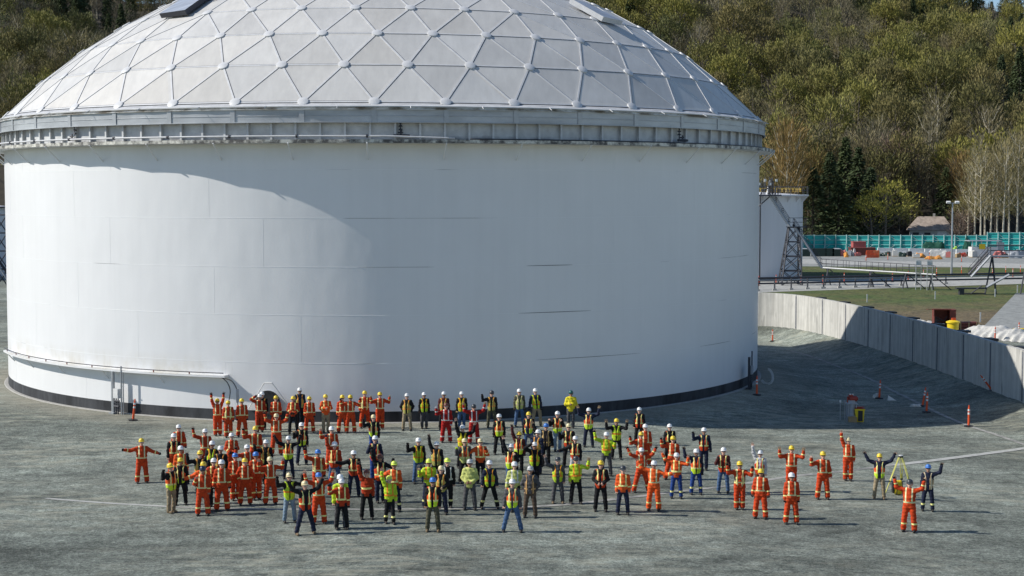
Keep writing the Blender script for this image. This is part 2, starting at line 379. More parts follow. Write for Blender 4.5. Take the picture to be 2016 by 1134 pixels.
for k in range(62):
    dg = -92 + k * 3.0; dg = -91.4 + k * 3.0
    # spacing of the vertical stiffeners follows the photo: about 1.9 m
    dg = -90.1 + k * (4.55 if False else 2.98)
    o = stf if k == 0 else copy_obj(stf)
    o.parent = tank; p = cylp(dg, TR - .03, 0); o.location = p; o.rotation_euler = (0, 0, ang(dg))
b = NB('skirt_aluminium'); pos = b.coord('Object')
col = b.mul((.52, .54, .56), b.ramp(b.noise(b.mapping(pos, (.3, .3, 1)), 1.4, 5, .6), [(.3, .6), (.7, 1.0)])); M['skirt'] = b.fin(col, .42, .25)
RS = 24.2
mb = MB(); mb.lathe([(RS, 15.12), (RS, 15.42), (RS + .02, 15.43), (RS + .02, 15.45), (RS, 15.46), (RS, 15.78)], n=42 * 4); mb.lathe([(RS + .015, 15.09), (RS + .09, 15.10), (RS + .09, 15.13), (RS + .003, 15.14)], n=168)
mb.build('skirt', M['skirt'], tank)
mb = MB(); mb.lathe([(RS - .1, 15.76), (RS - .12, 16.02)], n=168); mb.build('rim_gap', M['darksteel'], tank)
# dome roof
RHO, ZC = 33.1, -6.75
def dome_pt(r, a): return (r * math.cos(a), r * math.sin(a), ZC + math.sqrt(RHO * RHO - r * r))
ringr = [23.9] + [RHO * math.sin(R(46.2 - 5.04 * i)) for i in range(1, 9)]; ringr += [0.0]
ringn = [42, 42, 42, 36, 30, 24, 18, 12, 6, 1]
A0 = 28.5
rings = []
for i, (r, n) in enumerate(zip(ringr, ringn)):
    off = 360 / 42 / 2 if i == 1 else 0
    rings.append([dome_pt(r, ang(A0 + off + 360 * k / n)) for k in range(n)])
tris = []; edges = set()
for i in range(9):
    A, B = rings[i], rings[i + 1]; na, nb = len(A), len(B)
    def P_(r, k): return (r, k % len(rings[r]))
    if na == nb:
        for k in range(na):
            if i == 0: # next ring is turned half a step forward
                tris += [(P_(i, k), P_(i, k + 1), P_(i + 1, k)), (P_(i, k + 1), P_(i + 1, k + 1), P_(i + 1, k))]
            else:
                tris += [(P_(i, k + 1), P_(i + 1, k + 1), P_(i, k)), (P_(i, k + 1), P_(i, k + 2), P_(i + 1, k + 1))] if False else [(P_(i, k), P_(i + 1, k + 1), P_(i + 1, k)), (P_(i, k), P_(i, k + 1), P_(i + 1, k + 1))]
    elif nb == 1:
        for k in range(na): tris.append((P_(i, k), P_(i, k + 1), P_(i + 1, 0)))
    else:
        sa, sb = na // 6, nb // 6
        for s6 in range(6):
            for k in range(sa):
                tris.append((P_(i, s6 * sa + k), P_(i, s6 * sa + k + 1), P_(i + 1, s6 * sb + k)))
                if k < sb: tris.append((P_(i, s6 * sa + k + 1), P_(i + 1, s6 * sb + k + 1), P_(i + 1, s6 * sb + k)))
pt = lambda q: Vector(rings[q[0]][q[1]])
b = NB('dome_aluminium'); pos = b.coord('Object')
rough_ = b.ramp(b.noise(pos, 3, 4), [(.3, .42), (.7, .62)])
st = b.noise(b.mapping(pos, (2.2, .45, .7)), 1.3, 6, .65)
col = b.mul((.64, .635, .615), b.ramp(st, [(.3, .9), (.68, 1.03)])); col = b.mul(col, b.ramp(b.noise(pos, .35, 3), [(.3, .88), (.7, 1.0)]))
va = b.n('ShaderNodeVertexColor'); va.layer_name = 'tone'; col = b.mul(col, va.outputs[0])
M['dome'] = b.fin(col, rough_, .0)
rnd = random.Random(5); mb = MB(); tones = []
for t in tris:
    p = [pt(q) for q in t]; n_ = (p[1] - p[0]).cross(p[2] - p[0]).normalized()
    if n_.z < 0: n_ = -n_; p = [p[0], p[2], p[1]]
    cen = (p[0] + p[1] + p[2]) / 3
    # a panel: slightly dished faces so the light differs from panel to panel
    inn = [cen + (q - cen) * .8 + n_ * (-.007 + rnd.uniform(-.004, .004)) for q in p]
    mb.add(p + inn, [(0, 1, 4, 3), (1, 2, 5, 4), (2, 0, 3, 5), (3, 4, 5)])
    tn = rnd.uniform(.84, 1.0); tones += [tn, tn * .97, tn * 1.03, tn]
roof = mb.build('roof_panels', M['dome'], tank)
ca = roof.data.color_attributes.new('tone', 'FLOAT_COLOR', 'CORNER')
buf = []
for poly, tn in zip(roof.data.polygons, tones): w_ = (tn * 37) % 1 * .05; buf += [tn + w_ * .4, tn, tn - w_ * .6, 1] * poly.loop_total
ca.data.foreach_set('color', buf)
es = set()
for t in tris:
    for u, v_ in ((t[0], t[1]), (t[1], t[2]), (t[2], t[0])): es.add(tuple(sorted((u, v_))))
mb = MB(); M['batten'] = paint('batten_aluminium', (.64, .645, .65), .5, 0)
for u, v_ in es:
    a, c = pt(u), pt(v_); mid_ = (a + c) / 2; up = Vector((mid_.x, mid_.y, mid_.z - ZC)).normalized(); d = (c - a).normalized(); sdir = d.cross(up).normalized()
    hw, h = .045, .014
    vv = [p + sdir * sx * hw + up * sz for p in (a, c) for sx, sz in ((-1, -.02), (1, -.02), (1, h), (-1, h))]
    mb.add(vv, [(0, 1, 2, 3), (7, 6, 5, 4), (0, 4, 5, 1), (1, 5, 6, 2), (2, 6, 7, 3), (3, 7, 4, 0)])
mb.build('roof_battens', M['batten'], tank)
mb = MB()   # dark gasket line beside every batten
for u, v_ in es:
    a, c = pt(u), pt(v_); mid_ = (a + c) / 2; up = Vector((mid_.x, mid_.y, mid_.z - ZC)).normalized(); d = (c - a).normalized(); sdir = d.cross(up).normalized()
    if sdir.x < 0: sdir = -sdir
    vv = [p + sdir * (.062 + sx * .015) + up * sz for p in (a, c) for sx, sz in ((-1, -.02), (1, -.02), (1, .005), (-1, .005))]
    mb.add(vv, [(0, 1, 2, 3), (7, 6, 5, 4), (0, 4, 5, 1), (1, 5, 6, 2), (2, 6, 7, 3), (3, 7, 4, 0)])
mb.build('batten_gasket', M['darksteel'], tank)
mb = MB(); mb.lathe([(.28, -.03), (.28, .05), (.26, .06), (.0001, .065)], n=16); hub = mb.build('hub_plate', M['batten'], None, True, 40)
first = True
for i, rg in enumerate(rings[:6]):
    for k, p in enumerate(rg):
        if p[1] > 3.5: continue
        o = hub if first else copy_obj(hub); first = False
        o.parent = tank; o.location = p; up = Vector((p[0], p[1], p[2] - ZC)); o.rotation_euler = up.to_track_quat('Z', 'Y').to_euler()
# eave strip, eave brackets, mullions of the skirt
b = NB('eave_metal'); pos = b.coord('Object')
col = b.mix(b.ramp(b.noise(b.mapping(pos, (.5, .5, 1.5)), 1.6, 6, .65), [(.42, 0.0), (.6, 1.0)]), (.66, .67, .66), (.2, .17, .13)); M['eave'] = b.fin(col, .6)
mb = MB(); mb.lathe([(23.93, 16.08), (24.28, 15.93), (24.28, 15.88), (23.9, 15.88)], n=84); mb.build('eave_strip', M['batten'], tank)
mb = MB(); mb.lathe([(24.22, 15.9), (24.18, 15.8), (24.3, 15.78), (24.3, 15.75), (24.15, 15.75)], n=84); mb.build('eave_flashing', M['eave'], tank)
mb = MB(); mb.box((0, 0, 15.45), (.07, .26, .68)); mul = mb.build('mullion', M['skirt'])
first = True
for k in range(42):
    dg = (A0 + 360 * k / 42 + 180) % 360 - 180
    if abs(dg) > 95: continue
    o = mul if first else copy_obj(mul); first = False
    o.parent = tank; o.location = cylp(dg, RS + .005, 0); o.rotation_euler = (0, 0, ang(dg))
mb = MB(); mb.bar((.05, 0, 15.93), (.34, 0, 15.80), .03); clip_ = mb.build('drip_clip', M['batten']); first = True
for k in range(42):
    dg = (A0 + 360 / 84 + 360 * k / 42 + 180) % 360 - 180
    if abs(dg) > 80: continue
    o = clip_ if first else copy_obj(clip_); first = False
    o.parent = tank; o.location = cylp(dg, RS, 0); o.rotation_euler = (0, 0, ang(dg))
# raised roof hatches near the crown, left and right
def hatch(px, name, mat, th=.38):
    mb = MB(); pts = []
    for (x, y) in px:
        d = Vector(ray(x, y)); o_ = Vector((0, 0, CAMH)) - Vector((TC[0], TC[1], ZC)); rr_ = RHO + .1
        B_ = 2 * d.dot(o_); A_ = d.dot(d); c_ = o_.dot(o_) - rr_ * rr_; t = (-B_ - math.sqrt(max(B_ * B_ - 4 * A_ * c_, 0))) / (2 * A_)
        pts.append(Vector((0, 0, CAMH)) + d * t - Vector((TC[0], TC[1], 0)))
    top = [p + Vector((p.x, p.y, p.z - ZC)).normalized() * th for p in pts]; n = len(pts)
    mb.add(pts + top, [tuple(range(n, 2 * n))] + [(i, (i + 1) % n, n + (i + 1) % n, n + i) for i in range(n)], 0)
    mb.m = [0] + [1] * n
    return mb.build(name, [M['dome2'], mat], tank)
b = NB('hatch_sheet'); col = b.mul((.5, .54, .6), b.ramp(b.noise(b.mapping(b.coord('Object'), (.4, 2, 1)), 1.2, 5), [(.3, .65), (.7, 1.05)])); M['dome2'] = b.fin(col, .35, .2)
hatch([(318, 36), (368, 29), (425, -12), (392, -14)], 'roof_hatch', M['darksteel'], .3)
hatch([(1184, 42), (1222, 50), (1150, 14), (1120, 6)], 'roof_hatch', M['batten'], .3)
# fire-water pipe on the ledge with valve drops
mb = MB(); mb.tube([cylp(d, RL - .3, 14.42 if d < 4 else 14.42 - (d - 4) * .012) for d in np.linspace(-92, 12.2, 90)], .045, 8); mb.build('foam_pipe', M['batten'], tank, True)
mb = MB(); mb.tube([cylp(d, RL - .3, 14.29) for d in np.linspace(14, 86, 60)], .035, 6); mb.build('foam_pipe', M['darksteel'], tank, True)
for k in range(11):
    mb = MB(); dg = -80 + 8.2 * k; p = cylp(dg, RL - .3, 14.42); t = ang(dg) + math.pi / 2
    mb.tube([Vector(p) - Vector((math.cos(t), math.sin(t), 0)) * .05, Vector(p) + Vector((math.cos(t), math.sin(t), 0)) * .05], .085, 10)
    mb.build('pipe_flange', M['darksteel'], tank)
mb = MB(); mb.tube([(.12, 0, 15.78), (.12, 0, 15.12), (.1, 0, 15.0), (.1, 0, 14.5)], [.06, .06, .03, .03], 8)
for z in (14.95, 14.78): mb.tube([(.1, 0, z - .05), (.1, 0, z + .03)], [.11, .07], 8)
mb.tube([(.3, -.35, 14.45), (.3, .45, 14.45)], .07, 8); mb.tube([(.3, 0, 14.45), (.3, .05, 14.72)], .04, 6)
mb.tube([(.3, -.15, 14.6), (.3, .12, 14.6)], .045, 6)
drop = mb.build('foam_chamber', M['darksteel']); first = True
for dg in (-39.5, 5.9, 45.5):
    o = drop if first else copy_obj(drop); first = False
    o.parent = tank; o.location = cylp(dg, TR + .05, 0); o.rotation_euler = (0, 0, ang(dg))
# pipe shelf along the lower left of the shell
def band_strip(d0, d1, prof, n, name, mat, sm=False):
    mb = MB(); mb.lathe(prof, n=n, a0=ang(d0), a1=ang(d1)); return mb.build(name, mat, tank, sm)
band_strip(-64, -15.6, [(TR, 2.34), (TR + .5, 2.34), (TR + .5, 2.24), (TR, 2.24)], 60, 'cable_shelf', M['tank'])
p = cylp(-15.6, TR + .25, 0); mb2 = MB(); mb2.box((p[0], p[1], 2.29), (.5, .03, .1), ang(-15.6)); mb2.build('shelf_end', M['tank'], tank)
mb = MB(); mb.tube([cylp(d, TR + .42, 2.46) for d in np.linspace(-64, -15.8, 60)], .025, 6); mb.build('shelf_pipe', M['darksteel'], tank, True)
mb = MB()
for d in np.arange(-62, -16, 5.2): p = cylp(d, TR + .42, 2.4); mb.box(p, (.04, .05, .14), ang(d))
mb.build('pipe_clips', M['rust'], tank)
mb = MB()
for d in np.arange(-62, -17, 9.3): mb.bar(cylp(d, TR, 1.75), cylp(d, TR + .42, 2.24), .04)
mb.build('shelf_braces', M['tank'], tank)
mb = MB(); pe = [cylp(-16, TR + .45, 2.25), cylp(-15.2, TR + .5, 2.0), cylp(-14.9, TR + .45, 1.6), cylp(-15.1, TR + .4, 1.1)]; mb.tube(smooth_poly([tuple(q) for q in pe], 5), .025, 6)
pe = [cylp(-16, TR + .45, 2.25), cylp(-14.6, TR + .55, 2.1), cylp(-14.0, TR + .55, 1.75), cylp(-13.9, TR + .5, 1.5)]; mb.tube(smooth_poly([tuple(q) for q in pe], 5), .025, 6)
mb.build('loose_cable', M['black'], tank, True)
mb = MB(); p = cylp(-13.9, TR + .5, 0); mb.tube([(p[0], p[1], 0), (p[0], p[1], 1.55)], .035, 6); mb.box((p[0], p[1], 1.35), (.12, .12, .7)); mb.build('junction_post', M['greyp'], tank)
# manhole with davit
mb = MB(); pc = Vector(cylp(-10.2, TR, .98)); nrm = Vector(cylp(-10.2, 1, 0)).normalized(); 
mb.tube([pc, pc + nrm * .32], .52, 28); mb.build('manhole_neck', M['tank'], tank)
mb = MB(); mb.tube([pc + nrm * .32, pc + nrm * .4], .66, 28)
for k in range(16):
    t = k * math.pi / 8; sd_ = Vector((-nrm.y, nrm.x, 0)); q = pc + nrm * .4 + sd_ * math.cos(t) * .59 + Vector((0, 0, math.sin(t) * .59)); mb.tube([q, q + nrm * .04], .03, 6)
mb.build('manhole_cover', M['black'], tank)
mb = MB(); sd_ = Vector((-nrm.y, nrm.x, 0)); apex = pc + nrm * .3 + Vector((0, 0, 1.05))
mb.bar(pc + sd_ * -1.15 + nrm * .05 - Vector((0, 0, .35)), apex - sd_ * .2, .04); mb.bar(pc + sd_ * 1.15 + nrm * .05 - Vector((0, 0, .35)), apex + sd_ * .2, .04); mb.bar(apex - sd_ * .2, apex + sd_ * .2, .04)
mb.build('manhole_brace', M['white'], tank)
# control cabinet and uprights below the shelf (left), and on the right
def cabinet(deg, nm, lab, h=2.25, dark=False):
    e = empty(nm, (TC[0] + cylp(deg, TR + .5, 0)[0], TC[1] + cylp(deg, TR + .5, 0)[1], 0), ang(deg) + math.pi / 2, lab, 'control cabinet')
    st = M['galv'] if not dark else M['darksteel']
    mb = MB(); mb.box((-.38, 0, h / 2), (.1, .1, h)); mb.box((-.28, 0, h / 2), (.03, .12, h)); mb.box((-.36, 0, .04), (.34, .3, .08)); mb.build('upright', st, e)
    mb = MB(); mb.tube([(.26, 0, 0), (.26, 0, h + .3)], .04, 8); mb.tube([(.36, .04, 0), (.36, .04, h)], .03, 8); mb.box((.33, 0, h - .75), (.24, .03, .03)); mb.box((.3, 0, .9), (.2, .03, .04)); mb.build('conduit', st, e)
    mb = MB(); mb.box((-.05, -.02, 1.1), (.36, .2, .5)); mb.box((-.05, -.125, 1.1), (.33, .01, .46)); mb.box((.1, -.13, 1.1), (.02, .02, .08)); mb.build('box', M['white'] if not dark else M['greyp'], e)
    mb = MB(); mb.tube([(-.12, 0, .85), (-.12, 0, .1)], .03, 6); mb.tube([(.02, 0, .85), (.02, 0, .0)], .03, 6); mb.box((-.05, 0, .55), (.5, .05, .05)); mb.box((-.05, 0, .3), (.5, .05, .05)); mb.tube([(-.2, -.05, .42), (.12, -.05, .42)], .06, 8); mb.tube([(-.2, -.02, .7), (.12, -.02, .7)], .05, 8); mb.build('valve_pipes', M['darksteel'], e)
    return e
cabinet(-31.2, 'control_cabinet', 'white control box between steel uprights at the left foot of the big tank')
cabinet(65.5, 'control_cabinet', 'dark grey control box with tall pipe at the shaded right foot of the tank', 1.9, True)
# coiled hose on the right
mb = MB()
e_ = (TC[0] + cylp(72, TR + .9, 0)[0], TC[1] + cylp(72, TR + .9, 0)[1])
for k in range(3):
    mb.tube([(e_[0] + (.3 + .05 * k) * math.cos(t), e_[1] + .2 * math.sin(t * 2), .42 + (.4 + .05 * k) * math.sin(t)) for t in np.linspace(-2.6, 1.4, 16)], .013, 6)
tag(mb.build('hose', M['white'], None, True), 'white hose hanging in loops behind the orange delineator at the right foot of the tank', 'hose')

# ------------------------------------------------------------------ containment wall in cast panels
b = NB('cast_concrete'); pos = b.geo(); s4 = b.sep(pos)
streak = b.noise(b.mapping(pos, (2.2, 2.2, .12)), 1.5, 6, .65); wet = b.noise(b.mapping(pos, (2.6, 2.6, .35)), 1.0, 3, .5)
col = b.mul((.56, .55, .51), b.ramp(streak, [(.3, .62), (.62, 1.06)]))
col = b.mul(col, b.ramp(b.noise(pos, 1.3, 5), [(.3, .85), (.7, 1.0)]))
col = b.mul(col, b.ramp(wet, [(.3, .5), (.36, 1.0)])); M['wall'] = b.fin(col, .85)
M['joint'] = paint('joint_sealant', (.17, .18, .2), .8, var=.5, scale=6)
# arc-length resample
acc = [0]
for p, q in zip(WP[:-1], WP[1:]): acc.append(acc[-1] + math.hypot(q[0] - p[0], q[1] - p[1]))
def wat(s):
    for i in range(len(acc) - 1):
        if s <= acc[i + 1]: break
    t = (s - acc[i]) / (acc[i + 1] - acc[i]); p, q = WP[i], WP[i + 1]
    d = Vector((q[0] - p[0], q[1] - p[1], 0)).normalized()
    return Vector((p[0] + (q[0] - p[0]) * t, p[1] + (q[1] - p[1]) * t, 0)), d
cw = empty('containment_wall', (28, 86, 0), 0, 'long curved concrete containment wall of tall cast panels on the gravel bank', 'wall')
s = 0; k = 0; WT = 2.87
while s < acc[-1] - 1:
    s2 = min(s + 5.15, acc[-1] - .01); mb = MB(); n = 5; v = []
    for i in range(n + 1):
        p, d = wat(s + .05 + (s2 - s - .1) * i / n); nn = Vector((d.y, -d.x, 0))
        for off, z in ((0, -.5), (0, WT), (.3, WT), (.3, -.5)): v.append(p + nn * off + Vector((0, 0, z)) - Vector(cw.location))
    f = [(i * 4 + j, (i + 1) * 4 + j, (i + 1) * 4 + (j + 1) % 4, i * 4 + (j + 1) % 4) for i in range(n) for j in range(4)] + [(3, 2, 1, 0), (n * 4, n * 4 + 1, n * 4 + 2, n * 4 + 3)]
    mb.add(v, f); mb.build('wall_panel', M['wall'], cw)
    if k:
        p, d = wat(s); mb = MB(); nn = Vector((d.y, -d.x, 0)); mb.box(p - nn * .004 + nn * .15 + Vector((0, 0, WT / 2 - .05)) - Vector(cw.location), (.22, .31, WT - .1), math.atan2(d.y, d.x)); mb.build('wall_joint', M['joint'], cw)
    if 15 < s < 90:   # form-tie plates behind the top edge
        p, d = wat(s + 1.6); nn = Vector((d.y, -d.x, 0)); mb = MB(); mb.box(p + nn * .55 + Vector((0, 0, WT - .02)) - Vector(cw.location), (.9, .5, .12), math.atan2(d.y, d.x) + .2); mb.build('tie_plate', M['black'], cw)
    s = s2; k += 1
# ------------------------------------------------------------------ figures: implicit surfaces turned into meshes
def surfnet(F, org, h):
    nx, ny, nz = F.shape; S = F < 0
    c = (nx - 1, ny - 1, nz - 1); acc = np.zeros(c + (3,)); cnt = np.zeros(c)
    crn = [(i, j, k) for i in (0, 1) for j in (0, 1) for k in (0, 1)]
    sl = lambda o: (slice(o[0], o[0] + nx - 1), slice(o[1], o[1] + ny - 1), slice(o[2], o[2] + nz - 1))
    for a in crn:
        for ax in range(3):
            if a[ax]: continue
            b_ = list(a); b_[ax] = 1; fa, fb = F[sl(a)], F[sl(b_)]; m = (fa < 0) != (fb < 0)
            t = np.where(m, fa / np.where(m, fa - fb, 1), 0)
            for d in range(3): acc[..., d] += np.where(m, a[d] + (t if d == ax else 0), 0)
            cnt += m
    act = cnt > 0; idx = -np.ones(c, int); idx[act] = np.arange(act.sum())
    g = np.stack(np.nonzero(act), 1); V = (g + acc[act] / cnt[act][:, None]) * h + np.array(org)
    Q = []
    for ax in range(3):
        o1, o2 = [(1, 2), (2, 0), (0, 1)][ax]
        s0 = [slice(0, n) for n in F.shape]; s1 = [slice(0, n) for n in F.shape]
        s0[ax] = slice(0, F.shape[ax] - 1); s1[ax] = slice(1, F.shape[ax])
        A, B_ = S[tuple(s0)], S[tuple(s1)]; m = A != B_
        p = np.stack(np.nonzero(m), 1); ok = (p[:, o1] > 0) & (p[:, o2] > 0) & (p[:, o1] < F.shape[o1] - 1) & (p[:, o2] < F.shape[o2] - 1); p = p[ok]
        e1 = np.zeros(3, int); e1[o1] = 1; e2 = np.zeros(3, int); e2[o2] = 1
        q = [idx[tuple(r.T)] for r in (p - e1 - e2, p - e2, p, p - e1)]
        q = np.stack(q, 1); flip = ~A[tuple(p.T)]; q[flip] = q[flip][:, ::-1]; Q.append(q)
    return V, np.concatenate(Q)
class Fld:
    def __init__(s, lo, hi, h):
        s.lo = np.array(lo, float); s.h = h
        ax = [np.arange(l, u + h, h) for l, u in zip(lo, hi)]
        s.P = np.stack(np.meshgrid(*ax, indexing='ij'), -1); s.F = np.full(s.P.shape[:3], 9.)
    def cap(s, a, b, ra, rb=None, k=.03, sy=1., sx=1.):
        rb = ra if rb is None else rb; sc_ = np.array([sx, sy, 1.]); P_ = s.P / sc_; a = np.array(a) / sc_; b = np.array(b) / sc_
        d = b - a; t = np.clip(((P_ - a) @ d) / max(d @ d, 1e-9), 0, 1)
        dist = np.linalg.norm(P_ - a - t[..., None] * d, axis=-1) - (ra + (rb - ra) * t)
        dist = dist * min(sy, sx, 1)
        hh = np.clip(.5 + .5 * (s.F - dist) / k, 0, 1); s.F = s.F * (1 - hh) + dist * hh - k * hh * (1 - hh)
        return s
    def cut(s, d): s.F = np.maximum(s.F, d); return s
    def out(s): return surfnet(s.F, s.lo, s.h)
def cat_mesh(parts):
    V, Q, A, o = [], [], [], 0
    for v, q in parts: V.append(v); Q.append(q + o); o += len(v)
    return np.concatenate(V), np.concatenate(Q)
# head template: origin at the neck, face towards -y
def head_tmpl():
    f = Fld((-.13, -.16, -.12), (.13, .14, .27), .0105)
    f.cap((0, .015, .13), (0, .02, .15), .088, .086, .02, 1.1); f.cap((0, -.02, .07), (0, -.045, .05), .062, .045, .04)   # skull, jaw
    f.cap((0, .01, -.1), (0, .005, .06), .058, .052, .03); f.cap((0, -.06, .035), (0, -.068, .04), .028, .026, .02)       # neck, chin
    f.cap((0, -.085, .125), (0, -.108, .095), .009, .015, .012)                                                       # nose
    for sx in (-1, 1):
        f.cap((sx * .03, -.082, .142), (sx * .045, -.075, .14), .014, .012, .012); f.cap((sx * .045, -.055, .085), (sx * .05, -.05, .09), .026, .024, .02)
        f.cap((sx * .086, .012, .09), (sx * .093, .02, .125), .011, .017, .008)                                         # ear
    for sx in (-1, 1):   # eye sockets and mouth line
        d = np.linalg.norm(f.P - np.array([sx * .032, -.1, .122]), axis=-1) - .018; f.F = np.maximum(f.F, -d)
    d = np.linalg.norm((f.P - np.array([0, -.112, .056])) / np.array([2.2, 1, .55]), axis=-1) - .014; f.F = np.maximum(f.F, -d)
    return f.out()
HEADV, HEADQ = head_tmpl()
TA = R(-13); TILT = np.array([[1, 0, 0], [0, math.cos(TA), -math.sin(TA)], [0, math.sin(TA), math.cos(TA)]])
def hand_tmpl(fist):
    h = .0088; f = Fld((-.075, -.07, -.03), (.085, .05, .23), h)
    f.cap((0, 0, -.02), (0, 0, .02), .026, .028, .015, .8)
    f.cap((-.022, 0, .045), (-.026, 0, .082), .022, .02, .02, .62); f.cap((.02, 0, .045), (.024, 0, .082), .022, .02, .02, .62); f.cap((0, 0, .03), (0, 0, .08), .026, .024, .02, .62)
    L = (.062, .078, .083, .072)
    for i, x in enumerate((-.037, -.0125, .0125, .037)):
        l = L[i]; spread = x * (.55 if not fist else .1)
        if fist:
            f.cap((x, -.004, .085), (x, -.034, .1), .0115, .0112, .006); f.cap((x, -.034, .1), (x * .95, -.05, .07), .0112, .0105, .006); f.cap((x * .95, -.05, .07), (x * .9, -.03, .05), .0105, .01, .006)
        else:
            f.cap((x, 0, .085), (x + spread * .5, -.006, .085 + l * .5), .0108, .0102, .006); f.cap((x + spread * .5, -.006, .085 + l * .5), (x + spread, -.02, .085 + l), .0102, .0088, .006)
    if fist: f.cap((.04, -.01, .03), (.05, -.035, .06), .014, .0125, .01); f.cap((.05, -.035, .06), (.02, -.058, .078), .0125, .011, .006)
    else: f.cap((.03, -.004, .02), (.058, -.014, .055), .0145, .0125, .012); f.cap((.058, -.014, .055), (.07, -.02, .088), .0125, .0105, .006)
    return f.out()
HANDS = {False: hand_tmpl(False), True: hand_tmpl(True)}
def foot_tmpl():
    f = Fld((-.08, -.24, -.02), (.08, .12, .3), .014)
    f.cap((0, .03, .05), (0, -.13, .042), .052, .045, .03, 1, .9); f.cap((0, -.13, .045), (0, -.175, .04), .046, .04, .02)
    f.cap((0, .03, .06), (0, .035, .25), .052, .062, .04); f.cut(-f.P[..., 2] - .0)
    return f.out()
FOOTV, FOOTQ = foot_tmpl()
# arms: name -> (upper-arm direction, forearm direction, fist) for the arm on the viewer's right; mirrored for the left; -y is towards the viewer
ARM = {'d': ((.16, .02, -1), (.05, -.14, -1), True), 'e': ((.26, .03, -1), (.14, -.2, -1), True),
       'h': ((.28, -.05, -1), (-.62, -.62, -.45), True), 'p': ((.48, .2, -1), (-.42, -.1, -.9), True),
       'c': ((.3, -.15, -1), (-.9, -.6, .1), True), 'w': ((.8, -.3, -.1), (.1, -.15, 1), False),
       'v': ((.8, -.15, .3), (.22, -.12, 1), False), 'u': ((.35, -.1, 1), (.12, -.1, 1), False),
       'y': ((.85, -.1, .35), (.5, -.1, .9), False), 'o': ((1, -.1, -.32), (.95, -.3, .22), True),
       'q': ((.85, -.1, -.5), (1, -.2, -.3), True), 'f': ((.75, -.25, -.3), (.12, -.25, 1), True),
       'k': ((.55, -.2, -.8), (.1, -.5, .9), True), 't': ((.35, -.35, -.75), (-.35, -.45, .8), True), 's': ((.75, -.3, .45), (-.75, -.3, .55), False)}
STANCE = {0: (.1, .11, 0), 1: (.1, .19, 0), 2: (.1, .3, 0), 3: (.08, .13, .12)}
def skel(aL, aR, st, lean=0):
    hx, fx, fy = STANCE[st]; J = {}
    J['pel'] = np.array([0, 0, .95]); J['ch'] = np.array([lean * .2, -.0 - abs(lean) * .1, 1.3]); J['nk'] = np.array([lean * .32, -.01 - abs(lean) * .22, 1.5])
    for s, sx, nm in (('L', -1, aL), ('R', 1, aR)):
        up, fo, fist = ARM[nm]; up = np.array(up, float) * (sx, 1, 1); fo = np.array(fo, float) * (sx, 1, 1); up /= np.linalg.norm(up); fo /= np.linalg.norm(fo)
        rise = max(0, up[2]) * .05
        sh = J['nk'] + np.array([sx * .178, .01, -.06 + rise]); J['sh' + s] = sh; J['el' + s] = sh + up * .285; J['wr' + s] = J['el' + s] + fo * .255
        J['fo' + s] = fo; J['fist' + s] = fist
        J['hip' + s] = np.array([sx * hx, 0, .93]); J['an' + s] = np.array([sx * fx, fy * (-1 if sx > 0 else 1) + .01, .09]); J['kn' + s] = (J['hip' + s] + J['an' + s]) / 2 + np.array([sx * .01, -.03, .01])
    return J
def bounds(J, pad=.16, arms=True, z0=-.02, z1=1.6):
    pts = [J['sh' + s] for s in 'LR'] + [J['an' + s] for s in 'LR']
    if arms: pts += [J[k + s] for k in ('el', 'wr') for s in 'LR']
    pts = np.array(pts); lo = np.minimum(pts.min(0) - pad, [-.3, -.24, z0]); hi = np.maximum(pts.max(0) + pad, [.3, .22, z1])
    return [lo[0], lo[1], z0], [hi[0], hi[1], max(z1, pts[:, 2].max() + .1)]
def hand_at(J, s, grow=0):
    V, Q = HANDS[J['fist' + s]]; z = J['fo' + s]; sx = -1 if s == 'L' else 1
    y = np.array([0, 1., 0]) if abs(z[2]) > .5 or True else z; x = np.cross(y, z); x /= np.linalg.norm(x); y = np.cross(z, x)
    if z[2] < -.3: x, y = x, y
    V = V * np.array([-sx * (1 if z[2] > 0 else -1), 1, 1]); q = Q[:, ::-1] if sx * (1 if z[2] > 0 else -1) > 0 else Q
    if z[2] < 0: V = V * np.array([1, 1, 1])
    if grow: V = V * 1.09 + np.array([0, 0, -.002])
    return J['wr' + s] + V[:, :1] * x + V[:, 1:2] * y + V[:, 2:3] * z, q
def wrinkle(f, a=.007):
    P_ = f.P; f.F = f.F + a * np.sin(P_[..., 2] * 38 + P_[..., 0] * 17 + 2 * np.sin(P_[..., 1] * 19)) * np.sin(P_[..., 0] * 23 - P_[..., 2] * 11) - a * .3
def torso(f, J, g, belly=0, k=.06):
    f.cap(J['pel'] + (0, 0, -.02), J['ch'], .135 + g, .165 + g, k, .72); f.cap(J['ch'], J['nk'] + (0, 0, -.11), .165 + g, .135 + g, k, .66)
    f.cap(J['shL'] + (.03, 0, -.015), J['shR'] + (-.03, 0, -.015), .068 + g, None, k, .95)
    f.cap(J['ch'] + (0, -.01, -.2), J['ch'] + (0, -.015, -.12), .13 + g + belly, None, .08, .85)
def arm(f, J, s, g, k=.035, cuff=1.0):
    f.cap(J['sh' + s], J['el' + s], .056 + g, .046 + g, k); e = J['el' + s] + (J['wr' + s] - J['el' + s]) * cuff
    f.cap(J['el' + s], e, .045 + g, .036 + g, k * .7)
def legs(f, J, g, cuff=.12, flare=.01):
    for s in 'LR':
        f.cap(J['hip' + s], J['kn' + s], .088 + g, .062 + g, .03); a = J['an' + s] * 1.; a[2] = cuff + .02; f.cap(J['kn' + s], a, .06 + g, .052 + g + flare, .03)
    f.cap(J['pel'] + (-.045, 0, -.02), J['pel'] + (.045, 0, -.02), .115 + g, None, .05, .9)
_cache = {}
